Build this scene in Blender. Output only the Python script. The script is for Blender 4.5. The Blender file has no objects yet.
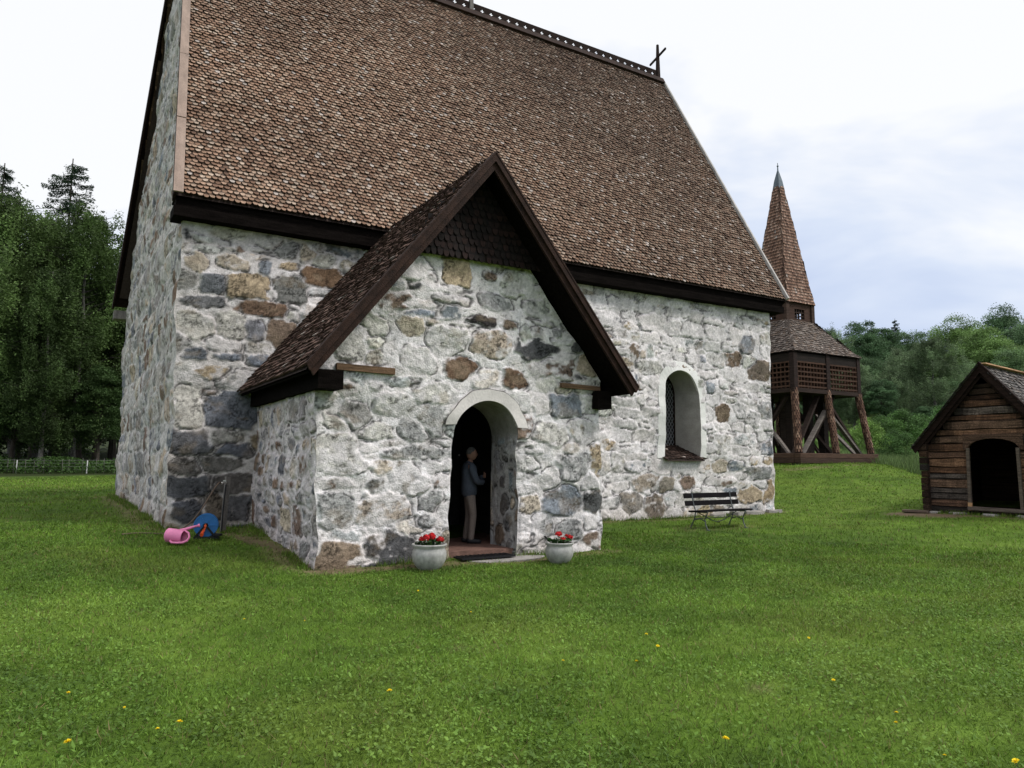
import bpy, math, random
import numpy as np
from mathutils import Vector, Matrix

R = math.radians
scene = bpy.context.scene
COL = scene.collection

# ------------------------------------------------------------------ camera
FPX, PIT, YAW, ROL = 740.86, R(6.057), R(-31.204), R(.261)
CAM = np.array([0.0, 0.0, 1.6])
_f = np.array([-math.sin(YAW) * math.cos(PIT), math.cos(YAW) * math.cos(PIT), math.sin(PIT)])
_r = np.array([math.cos(YAW), math.sin(YAW), 0.0])
_u = np.cross(_r, _f)
CR = _r * math.cos(ROL) + _u * math.sin(ROL)
CU = -_r * math.sin(ROL) + _u * math.cos(ROL)
FH = np.array([-math.sin(YAW), math.cos(YAW)])      # heading on the ground
RH = np.array([math.cos(YAW), math.sin(YAW)])

def ray(x, y): return _f + CR * (x - 512) / FPX + CU * (384 - y) / FPX
def on_y(x, y, Y): d = ray(x, y); return CAM + d * Y / d[1]
def plan(px, D):
    """ground plan position at distance D along the heading, px across"""
    return FH * D + RH * ((px - 512) / FPX * D)

cam_data = bpy.data.cameras.new('camera')
cam = bpy.data.objects.new('camera', cam_data); COL.objects.link(cam)
m = Matrix.Identity(4)
for i in range(3):
    m[i][0], m[i][1], m[i][2], m[i][3] = CR[i], CU[i], -_f[i], CAM[i]
cam.matrix_world = m
cam_data.sensor_width = 36.0
cam_data.lens = FPX / 1024 * 36.0
cam_data.clip_start = 0.1; cam_data.clip_end = 3000
scene.camera = cam

# ------------------------------------------------------------------ noise
def sstep(a, b, x):
    t = np.clip((x - a) / (b - a), 0, 1); return t * t * (3 - 2 * t)

def vnoise(x, y, seed=0):
    """smooth value noise on any coordinates, 0..1"""
    x = np.asarray(x, float); y = np.asarray(y, float)
    tab = np.random.RandomState(seed).rand(256, 256)
    xi = np.floor(x).astype(int); yi = np.floor(y).astype(int)
    fx = x - xi; fy = y - yi
    fx = fx * fx * (3 - 2 * fx); fy = fy * fy * (3 - 2 * fy)
    a = tab[xi % 256, yi % 256]; b = tab[(xi + 1) % 256, yi % 256]
    c = tab[xi % 256, (yi + 1) % 256]; d = tab[(xi + 1) % 256, (yi + 1) % 256]
    return (a * (1 - fx) + b * fx) * (1 - fy) + (c * (1 - fx) + d * fx) * fy

def fbm(x, y, seed=0, octs=4, gain=.5):
    s = 0; a = 1; t = 0
    for o in range(octs):
        s = s + a * vnoise(x * 2 ** o + 17.3 * o, y * 2 ** o + 9.1 * o, seed + o); t += a; a *= gain
    return s / t

# ------------------------------------------------------------------ materials
def nodes_of(m):
    m.use_nodes = True; nt = m.node_tree; nt.nodes.clear(); return nt, nt.nodes, nt.links

def mat(name, color=None, rough=.85, grain=(8, 8, 8), var=.35, fine=60, bump=.15, spec=.25, attr=None, metal=0.0,
        translucent=0.0, obj_color=False, bdist=.02, coat=0.0):
    """Principled material: colour or colour attribute, broken up by a stretched noise and a fine one, with bump."""
    m = bpy.data.materials.new(name); nt, N, L = nodes_of(m)
    out = N.new('ShaderNodeOutputMaterial'); b = N.new('ShaderNodeBsdfPrincipled')
    tc = N.new('ShaderNodeTexCoord'); mp = N.new('ShaderNodeMapping'); mp.inputs['Scale'].default_value = grain
    L.new(tc.outputs['Object'], mp.inputs['Vector'])
    n1 = N.new('ShaderNodeTexNoise'); n1.inputs['Scale'].default_value = 1.0; n1.inputs['Detail'].default_value = 6
    n1.inputs['Roughness'].default_value = .6
    L.new(mp.outputs[0], n1.inputs['Vector'])
    n2 = N.new('ShaderNodeTexNoise'); n2.inputs['Scale'].default_value = fine; n2.inputs['Detail'].default_value = 3
    L.new(tc.outputs['Object'], n2.inputs['Vector'])
    r1 = N.new('ShaderNodeMapRange'); r1.inputs['From Min'].default_value = .3; r1.inputs['From Max'].default_value = .7
    r1.inputs['To Min'].default_value = 1 - var; r1.inputs['To Max'].default_value = 1 + var
    L.new(n1.outputs['Fac'], r1.inputs['Value'])
    r2 = N.new('ShaderNodeMapRange'); r2.inputs['From Min'].default_value = .3; r2.inputs['From Max'].default_value = .7
    r2.inputs['To Min'].default_value = 1 - var * .6; r2.inputs['To Max'].default_value = 1 + var * .6
    L.new(n2.outputs['Fac'], r2.inputs['Value'])
    mu = N.new('ShaderNodeMath'); mu.operation = 'MULTIPLY'
    L.new(r1.outputs[0], mu.inputs[0]); L.new(r2.outputs[0], mu.inputs[1])
    vm = N.new('ShaderNodeVectorMath'); vm.operation = 'SCALE'
    if attr:
        at = N.new('ShaderNodeAttribute'); at.attribute_name = attr
        L.new(at.outputs['Color'], vm.inputs[0])
    else:
        vm.inputs[0].default_value = color[:3]
    L.new(mu.outputs[0], vm.inputs['Scale'])
    col = vm.outputs[0]
    if obj_color:
        oi = N.new('ShaderNodeObjectInfo'); v2 = N.new('ShaderNodeVectorMath'); v2.operation = 'MULTIPLY'
        L.new(col, v2.inputs[0]); L.new(oi.outputs['Color'], v2.inputs[1]); col = v2.outputs[0]
    L.new(col, b.inputs['Base Color'])
    b.inputs['Roughness'].default_value = rough; b.inputs['Metallic'].default_value = metal
    b.inputs['Specular IOR Level'].default_value = spec; b.inputs['Coat Weight'].default_value = coat
    if bump > 0:
        ad = N.new('ShaderNodeMath'); ad.operation = 'ADD'
        L.new(n1.outputs['Fac'], ad.inputs[0]); L.new(n2.outputs['Fac'], ad.inputs[1])
        bp = N.new('ShaderNodeBump'); bp.inputs['Strength'].default_value = min(1, bump * 2); bp.inputs['Distance'].default_value = bdist
        L.new(ad.outputs[0], bp.inputs['Height']); L.new(bp.outputs[0], b.inputs['Normal'])
    if translucent > 0:
        tr = N.new('ShaderNodeBsdfTranslucent'); mx = N.new('ShaderNodeMixShader'); mx.inputs[0].default_value = translucent
        L.new(col, tr.inputs['Color']); L.new(b.outputs[0], mx.inputs[1]); L.new(tr.outputs[0], mx.inputs[2])
        L.new(mx.outputs[0], out.inputs['Surface'])
    else:
        L.new(b.outputs[0], out.inputs['Surface'])
    return m

M = {}
M['stone'] = mat('rubble_stone', attr='Col', rough=.95, grain=(7, 7, 7), var=.2, fine=42, bump=.34, spec=.12, bdist=.025)
M['shingle'] = mat('wood_shingle', attr='Col', rough=.8, grain=(30, 30, 6), var=.3, fine=40, bump=.15, spec=.2)
M['tar_wood'] = mat('tarred_wood', (.017, .0095, .0075), rough=.85, grain=(3, 3, 25), var=.5, fine=50, bump=.2, spec=.12)
M['black_wood'] = mat('black_tarred_wood', (.0065, .005, .0045), rough=.95, grain=(3, 20, 20), var=.5, fine=50, bump=.2, spec=.03)
M['red_brown'] = mat('red_brown_tarred_board', (.026, .0125, .0085), rough=.8, grain=(5, 20, 5), var=.55, fine=40, bump=.25, spec=.2)
M['verge'] = mat('bare_pinkish_board', (.29, .215, .175), rough=.8, grain=(8, 3, 3), var=.22, fine=50, bump=.1)
M['grey_board'] = mat('weathered_grey_board', (.40, .38, .36), rough=.8, grain=(4, 3, 3), var=.25, fine=50, bump=.1)
M['wood_attr'] = mat('weathered_wood', attr='Col', rough=.85, grain=(2.2, 2.2, 26), var=.5, fine=70, bump=.3, spec=.2)
M['log'] = mat('weathered_log_wall', attr='Col', rough=.85, grain=(1.2, 26, 30), var=.75, fine=30, bump=.6, spec=.2, bdist=.03)
M['plaster'] = mat('pale_plaster', (.64, .60, .57), rough=.9, grain=(3, 3, 3), var=.12, fine=25, bump=.12, spec=.2)
M['plaster_white'] = mat('white_lime_plaster', (.74, .73, .70), rough=.9, grain=(4, 4, 4), var=.09, fine=25, bump=.15, spec=.2)
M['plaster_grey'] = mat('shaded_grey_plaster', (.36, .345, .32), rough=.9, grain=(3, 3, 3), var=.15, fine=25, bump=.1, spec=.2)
M['inner'] = mat('unlit_interior_plaster', (.045, .042, .04), rough=.9, grain=(3, 3, 3), var=.2, fine=25, bump=.1)  # near-black colour stands in for the lack of light inside
M['brick'] = mat('worn_red_brick_floor', (.16, .09, .07), rough=.85, grain=(6, 6, 6), var=.3, fine=30, bump=.2)
M['slab'] = mat('grey_flagstone', (.30, .28, .26), rough=.9, grain=(4, 4, 4), var=.25, fine=40, bump=.3)
M['iron'] = mat('grey_painted_iron', (.075, .088, .09), rough=.5, grain=(10, 10, 10), var=.2, fine=60, bump=.05, spec=.5)
M['dark_iron'] = mat('dark_iron', (.035, .032, .035), rough=.5, grain=(10, 10, 10), var=.3, fine=60, bump=.05, spec=.5)
M['bench_wood'] = mat('black_painted_slat', (.008, .007, .008), rough=.9, grain=(3, 20, 20), var=.4, fine=60, bump=.15, spec=.08)
M['pot'] = mat('pale_glazed_pot', (.34, .335, .315), rough=.4, grain=(7, 7, 3), var=.28, fine=20, bump=.04, spec=.5)
M['soil'] = mat('dark_soil', (.03, .022, .016), rough=.95, grain=(20, 20, 20), var=.4, fine=60, bump=.4)
M['petal'] = mat('red_geranium_petal', (.55, .016, .02), rough=.6, grain=(20, 20, 20), var=.35, fine=60, bump=0, translucent=.2)
M['geranium_leaf'] = mat('geranium_leaf', (.035, .085, .025), rough=.7, grain=(20, 20, 20), var=.4, fine=60, bump=0, translucent=.2)
M['glass'] = mat('dark_window_glass', (.012, .014, .016), rough=.15, grain=(5, 5, 5), var=.2, fine=10, bump=.02, spec=.6)
M['lead'] = mat('grey_lead_came', (.20, .20, .21), rough=.5, grain=(5, 5, 5), var=.2, fine=30, bump=0, spec=.5)
M['lead_cap'] = mat('blue_grey_sheet_metal', (.085, .11, .13), rough=.5, grain=(6, 6, 2), var=.25, fine=20, bump=.03, metal=.3)
M['pink'] = mat('pink_plastic', (.78, .22, .42), rough=.4, grain=(6, 6, 6), var=.08, fine=30, bump=.0, spec=.45)
M['blue'] = mat('blue_plastic', (.012, .13, .36), rough=.4, grain=(6, 6, 6), var=.12, fine=30, bump=.0, spec=.5)
M['orange'] = mat('orange_plastic', (.75, .10, .02), rough=.4, grain=(6, 6, 6), var=.1, fine=30, bump=.0, spec=.5)
M['black_plastic'] = mat('black_plastic', (.012, .012, .013), rough=.5, grain=(6, 6, 6), var=.2, fine=30, bump=.0)
M['hose'] = mat('brown_rubber_hose', (.13, .09, .065), rough=.6, grain=(9, 9, 9), var=.2, fine=30, bump=0)
M['grey_post'] = mat('grey_weathered_post', (.17, .155, .145), rough=.85, grain=(20, 20, 3), var=.35, fine=40, bump=.2)
M['steel'] = mat('bright_tap_metal', (.6, .58, .55), rough=.3, grain=(9, 9, 9), var=.1, fine=30, bump=0, metal=.8)
M['white_post'] = mat('white_painted_stake', (.6, .6, .58), rough=.7, grain=(9, 9, 3), var=.2, fine=30, bump=.05)
M['wire'] = mat('thin_fence_wire', (.25, .25, .24), rough=.5, grain=(9, 9, 9), var=.1, fine=30, bump=0)
M['leaf'] = mat('tree_leaf', attr='Col', rough=.65, grain=(.35, .35, .35), var=.34, fine=3, bump=0, spec=.2, translucent=.28, obj_color=True)
M['bark_birch'] = mat('pale_birch_bark', None, attr='Col', rough=.9, grain=(6, 6, 2.5), var=.6, fine=12, bump=.3)
M['bark'] = mat('brown_bark', (.06, .05, .04), rough=.95, grain=(12, 12, 2), var=.4, fine=20, bump=.4)
M['grass'] = mat('grass_blade', attr='Col', rough=.6, grain=(.8, .8, .8), var=.18, fine=6, bump=0, spec=.2, translucent=.25)
M['dandelion'] = mat('dandelion_yellow', (.85, .66, .015), rough=.7, grain=(60, 60, 60), var=.2, fine=90, bump=0)
M['stalk'] = mat('green_stalk', (.08, .15, .03), rough=.7, grain=(9, 9, 9), var=.2, fine=30, bump=0)
M['skin'] = mat('skin', (.30, .165, .12), rough=.6, grain=(20, 20, 20), var=.1, fine=60, bump=0)
M['jacket'] = mat('grey_blue_jacket', (.065, .077, .10), rough=.85, grain=(9, 9, 9), var=.2, fine=60, bump=.2)
M['trousers'] = mat('beige_trousers', (.19, .155, .135), rough=.9, grain=(9, 9, 5), var=.2, fine=60, bump=.2)
M['shoe'] = mat('black_shoe', (.02, .02, .022), rough=.6, grain=(9, 9, 9), var=.2, fine=60, bump=0)
M['hair'] = mat('grey_hair', (.10, .095, .09), rough=.8, grain=(60, 60, 20), var=.3, fine=90, bump=.2)

# ------------------------------------------------------------------ mesh building
def link_mesh(name, me, material, parent=None):
    o = bpy.data.objects.new(name, me); COL.objects.link(o)
    if material is not None: me.materials.append(material)
    if parent is not None: o.parent = parent
    return o

def raw_mesh(name, V, loops, starts, totals, col=None, dom='POINT', smooth=False):
    me = bpy.data.meshes.new(name)
    V = np.asarray(V, np.float32)
    me.vertices.add(len(V)); me.vertices.foreach_set('co', V.ravel())
    me.loops.add(len(loops)); me.loops.foreach_set('vertex_index', np.asarray(loops, np.int32))
    me.polygons.add(len(starts)); me.polygons.foreach_set('loop_start', np.asarray(starts, np.int32))
    try: me.polygons.foreach_set('loop_total', np.asarray(totals, np.int32))
    except Exception: pass
    me.polygons.foreach_set('use_smooth', np.full(len(starts), bool(smooth)))
    if col is not None:
        c = np.ones((len(col), 4), np.float32); c[:, :3] = col
        a = me.attributes.new('Col', 'FLOAT_COLOR', dom); a.data.foreach_set('color', c.ravel())
    me.update(calc_edges=True); me.validate()
    return me

def quad_mesh(name, V, Q, col=None, dom='POINT', smooth=False):
    Q = np.asarray(Q, np.int32); k = Q.shape[1]
    n = len(Q)
    return raw_mesh(name, V, Q.ravel(), np.arange(n) * k, np.full(n, k), col, dom, smooth)

class MB:
    """collects boxes, beams, tubes and lathes; build() links them as ONE mesh object"""
    def __init__(s): s.v = []; s.f = []; s.c = []
    def add(s, V, F, c=(1, 1, 1)):
        o = len(s.v); s.v += [tuple(map(float, p)) for p in V]
        for f in F: s.f.append([o + i for i in f]); s.c.append(c)
    def box(s, lo, hi, c=(1, 1, 1)):
        x0, y0, z0 = lo; x1, y1, z1 = hi
        s.add([(x0, y0, z0), (x1, y0, z0), (x1, y1, z0), (x0, y1, z0), (x0, y0, z1), (x1, y0, z1), (x1, y1, z1), (x0, y1, z1)],
              [(0, 3, 2, 1), (4, 5, 6, 7), (0, 1, 5, 4), (1, 2, 6, 5), (2, 3, 7, 6), (3, 0, 4, 7)], c)
    def beam(s, p, q, w, h, c=(1, 1, 1), up=(0, 0, 1), taper=1.0):
        p = np.array(p, float); q = np.array(q, float); d = q - p; d /= np.linalg.norm(d)
        up = np.array(up, float)
        if abs(d @ up) > .98: up = np.array([1.0, 0, 0])
        a = np.cross(d, up); a /= np.linalg.norm(a); b = np.cross(a, d)
        V = []
        for e, k in ((p, 1), (q, taper)):
            for sa, sb in ((-1, -1), (1, -1), (1, 1), (-1, 1)): V.append(e + a * sa * w / 2 * k + b * sb * h / 2 * k)
        s.add(V, [(0, 1, 2, 3), (7, 6, 5, 4), (0, 4, 5, 1), (1, 5, 6, 2), (2, 6, 7, 3), (3, 7, 4, 0)], c)
    def tube(s, pts, rad, n=8, c=(1, 1, 1), cap=True, sx=1.0):
        pts = [np.array(p, float) for p in pts]
        if np.isscalar(rad): rad = [rad] * len(pts)
        ref = None; V = []
        for i, p in enumerate(pts):
            d = pts[min(i + 1, len(pts) - 1)] - pts[max(i - 1, 0)]; d /= (np.linalg.norm(d) + 1e-9)
            if ref is None:
                ref = np.array([0, 0, 1.0]) if abs(d[2]) < .9 else np.array([1.0, 0, 0])
            a = np.cross(d, ref); a /= (np.linalg.norm(a) + 1e-9); b = np.cross(a, d); ref = b
            for k in range(n):
                t = 2 * math.pi * k / n; V.append(p + a * math.cos(t) * rad[i] * sx + b * math.sin(t) * rad[i])
        F = []
        for i in range(len(pts) - 1):
            for k in range(n):
                F.append((i * n + k, i * n + (k + 1) % n, (i + 1) * n + (k + 1) % n, (i + 1) * n + k))
        if cap: F.append(tuple(reversed(range(n)))); F.append(tuple((len(pts) - 1) * n + k for k in range(n)))
        s.add(V, F, c)
    def lathe(s, prof, n=24, c=(1, 1, 1), center=(0, 0, 0), cap=True):
        V = []; F = []
        for (r, z) in prof:
            for k in range(n):
                t = 2 * math.pi * k / n; V.append((center[0] + r * math.cos(t), center[1] + r * math.sin(t), center[2] + z))
        for i in range(len(prof) - 1):
            for k in range(n): F.append((i * n + k, i * n + (k + 1) % n, (i + 1) * n + (k + 1) % n, (i + 1) * n + k))
        if cap: F.append(tuple(reversed(range(n)))); F.append(tuple((len(prof) - 1) * n + k for k in range(n)))
        s.add(V, F, c)
    def build(s, name, material, parent=None, off=(0, 0, 0), smooth=False, bevel=0.0):
        V = np.array(s.v, float).reshape(-1, 3) - np.array(off, float)
        loops = np.concatenate([np.array(f) for f in s.f]); tot = np.array([len(f) for f in s.f]); st = np.concatenate([[0], np.cumsum(tot)[:-1]])
        me = raw_mesh(name, V, loops, st, tot, np.array(s.c, float), 'FACE', smooth)
        o = link_mesh(name, me, material, parent)
        if bevel > 0:
            b = o.modifiers.new('bevel', 'BEVEL'); b.width = bevel; b.segments = 2; b.limit_method = 'ANGLE'
        return o

def empty(name, loc, rz=0.0):
    o = bpy.data.objects.new(name, None); COL.objects.link(o); o.empty_display_size = .3
    o.location = loc; o.rotation_euler = (0, 0, rz); return o

def tag(o, label=None, cat=None, group=None, kind=None):
    if label: o['label'] = label
    if cat: o['category'] = cat
    if group: o['group'] = group
    if kind: o['kind'] = kind
    return o

def copy_tree(o, loc=None, rz=0.0, sc=1.0, label=None, color=None):
    c = o.copy(); COL.objects.link(c)
    if loc is not None: c.location = loc
    c.rotation_euler = (0, 0, rz); c.scale = (sc, sc, sc) if np.isscalar(sc) else sc
    if label: c['label'] = label
    for ch in o.children:
        k = ch.copy(); COL.objects.link(k); k.parent = c
        if color: k.color = color
        for g in ch.children:
            d = g.copy(); COL.objects.link(d); d.parent = k
    return c

# ------------------------------------------------------------------ terrain
X0, X1, Y0, Y1 = 1.732, 18.404, 15.126, 25.073      # nave walls
XA, XB, YP = 3.267, 8.611, 11.0245                    # porch walls
_cp = [(0, 0, 0), (0, 5, 0), (-6, 5, .0), (6, 3, 0), (3.3, 11, 0), (8.6, 11, 0), (6, 9.5, -.02), (1.7, 15.1, .37), (1.45, 25, .56), (3.27, 15.1, .33), (2, 13.4, .28),
       (-6, 14, .2), (18.4, 15.1, .18), (11.9, 15.1, .15), (15, 15.1, .14), (13.9, 13.2, 0.0), (20.7, 11.7, .28), (20.9, 9.4, .26), (25, 10, .5), (23.8, 18.3, .62),
       (28, 21.3, 1.5), (34.5, 22.4, 1.58), (31.5, 25.3, 1.6), (30, 30, 1.7), (12, 4, 0.0), (20, 5, .1), (-2, 46, .7), (2.5, 43.3, .75), (-25, 40, .6),
       (10, 27, .7), (18, 26, .7), (-10, -20, -.2), (20, -20, 0), (-40, 0, 0), (-8, 60, .9), (10, 60, 1.2), (-60, 60, .9), (-20, 140, 2.5), (40, 140, 8)]
for px, D, z in ((870, 50, 2.0), (900, 40, 1.05), (905, 75, 4.2), (930, 58, 2.9), (1000, 75, 4.0), (850, 100, 6.5), (1000, 100, 6.5), (1100, 100, 6.5), (850, 150, 12), (1000, 150, 14), (900, 230, 20), (1150, 230, 20), (1150, 45, 1.6), (780, 150, 12)):
    p = plan(px, D); _cp.append((p[0], p[1], z))
_cp = np.array(_cp, float)
def _tps(r2): return np.where(r2 > 1e-9, .5 * r2 * np.log(r2 + 1e-12), 0)
_n = len(_cp); _A = np.zeros((_n + 3, _n + 3))
_d2 = ((_cp[:, None, :2] - _cp[None, :, :2]) ** 2).sum(-1)
_A[:_n, :_n] = _tps(_d2) + np.eye(_n) * 2.0
_A[:_n, _n] = 1; _A[:_n, _n + 1:] = _cp[:, :2]; _A[_n:, :_n] = _A[:_n, _n:].T
_w = np.linalg.solve(_A, np.concatenate([_cp[:, 2], [0, 0, 0]]))
def tz(x, y):
    x = np.asarray(x, float); y = np.asarray(y, float); sh = x.shape
    xf = x.ravel(); yf = y.ravel(); out = np.empty(len(xf))
    for i in range(0, len(xf), 20000):
        xs, ys = xf[i:i + 20000], yf[i:i + 20000]
        d2 = (xs[:, None] - _cp[None, :, 0]) ** 2 + (ys[:, None] - _cp[None, :, 1]) ** 2
        out[i:i + 20000] = _tps(d2) @ _w[:_n] + _w[_n] + _w[_n + 1] * xs + _w[_n + 2] * ys
    out = np.clip(out, -1.5, 26)
    out += .035 * (vnoise(xf * .9, yf * .9, 5) - .5) + .018 * (vnoise(xf * 3, yf * 3, 6) - .5)
    return out.reshape(sh)
def gz(x, y): return float(tz(np.array([x]), np.array([y]))[0])

def seg_dist(x, y, a, b):
    ax, ay = a; bx, by = b; dx, dy = bx - ax, by - ay
    t = np.clip(((x - ax) * dx + (y - ay) * dy) / (dx * dx + dy * dy), 0, 1)
    return np.hypot(x - ax - t * dx, y - ay - t * dy)
# worn or bare ground: segments, half width, strength
HUTC = np.array([20.66, 11.75]); HUTN = np.array([-.150, .989]); HUTR = np.array([.989, .150])
DIRT = [((3.3, 10.85), (5.3, 10.75), .22, .8), ((5.3, 10.8), (7.2, 10.5), .25, .75), ((7.2, 10.7), (8.7, 10.85), .15, .5), ((3.1, 11.2), (3.1, 15), .22, .55), ((2.55, 14.6), (3.2, 12.5), .16, .85), ((3.2, 12.5), (3.5, 11.2), .12, .5),
        ((1.7, 14.95), (3.2, 15), .22, .45), ((1.5, 15.2), (1.3, 25), .3, .5), ((8.7, 14.95), (18.4, 14.95), .18, .45), ((18.6, 15), (18.7, 25), .2, .4),
        ((20.1, 11.95), (20.3, 11.2), .55, 1.0), ((20.5, 10.8), (20.8, 9.2), .22, .75), ((27.0, 21.2), (28.5, 20.7), .35, .45), ((30, 20.6), (31.2, 20.9), .3, .5), ((17.6, 16.4), (17.6, 16.5), .1, .1),
        ((3.05, 6.0), (3.25, 5.9), .07, .4), ((4.35, 3.85), (4.5, 3.75), .07, .5), ((13.0, 13.2), (14.8, 13.1), .3, .25)]
def dirt(x, y):
    d = np.zeros_like(x)
    n = fbm(x * 2.2, y * 2.2, 31, 3) - .5
    for a, b, w, s in DIRT:
        r = seg_dist(x, y, a, b) + n * .35
        d = np.maximum(d, s * (1 - sstep(w * .5, w * 1.5, r)))
    return d
def inside_built(x, y):
    nave = (x > X0 - .05) & (x < X1 + .05) & (y > Y0 - .05) & (y < Y1 + .05)
    porch = (x > XA - .02) & (x < XB + .02) & (y > YP - .02) & (y < Y0 + .1)
    s = (x - HUTC[0]) * -HUTN[0] + (y - HUTC[1]) * -HUTN[1]; t = (x - HUTC[0]) * HUTR[0] + (y - HUTC[1]) * HUTR[1]
    hut = (s > -.05) & (s < 3.1) & (t > -.1) & (t < 4.2)
    return nave | porch | hut
def lawn_col(x, y):
    a = fbm(x * .22, y * .22, 41, 3); b = fbm(x * 1.1, y * 1.1, 44, 3); c = fbm(x * 3.7, y * 3.7, 47, 3)
    k = (sstep(.3, .7, a) - .5) * .35 + (sstep(.25, .75, b) - .5) * .35 + (c - .5) * .5
    dark = np.array([.068, .126, .017]); mid = np.array([.117, .203, .025]); lite = np.array([.172, .262, .040])
    k = k[..., None]
    col = np.where(k < 0, mid + (mid - dark) * np.clip(k * 2, -1, 0), mid + (lite - mid) * np.clip(k * 2, 0, 1))
    yel = sstep(.55, .8, fbm(x * .6 + 9, y * .6, 51, 3))[..., None]
    return col * (1 - yel * .3) + np.array([.135, .165, .030]) * yel * .3
# ================================================================== THE CHURCH
church = tag(empty('stone_church', (10.0, 20.1, 0.2)), 'medieval church of whitewashed rubble stone with a steep brown shingle roof and a gabled porch', 'church')
CO = np.array([10.0, 20.1, 0.2])

# stone colours: grey, blue grey, dark, beige, tan, brown
SC = dict(g=(.34, .335, .33), b=(.225, .245, .275), d=(.085, .085, .088), w=(.56, .535, .495), l=(.49, .485, .475), t=(.45, .39, .315), o=(.42, .335, .23), r=(.15, .095, .065), k=(.21, .155, .12))

def warp3(P):
    x, y, z = P[:, 0], P[:, 1], P[:, 2]
    dx = .030 * np.sin(1.7 * z + .6 * y + .5) + .010 * np.sin(11.3 * z + 2.0 * y) + .022 * np.sin(4.3 * z + 1.1 * x + 2.2)
    dy = .030 * np.sin(1.4 * z + .8 * x + 1.5) + .010 * np.sin(9.7 * z + 2.3 * x) + .022 * np.sin(3.9 * z + 1.3 * x + .4)
    return P + np.stack([dx, dy, np.zeros_like(dx)], 1)

def n2(nu, nv, cu, cv, seed, octs=3):
    u, v = np.meshgrid(np.arange(nu) * 1.0, np.arange(nv) * 1.0, indexing='ij')
    return fbm(u / cu, v / cv, seed, octs)

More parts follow.
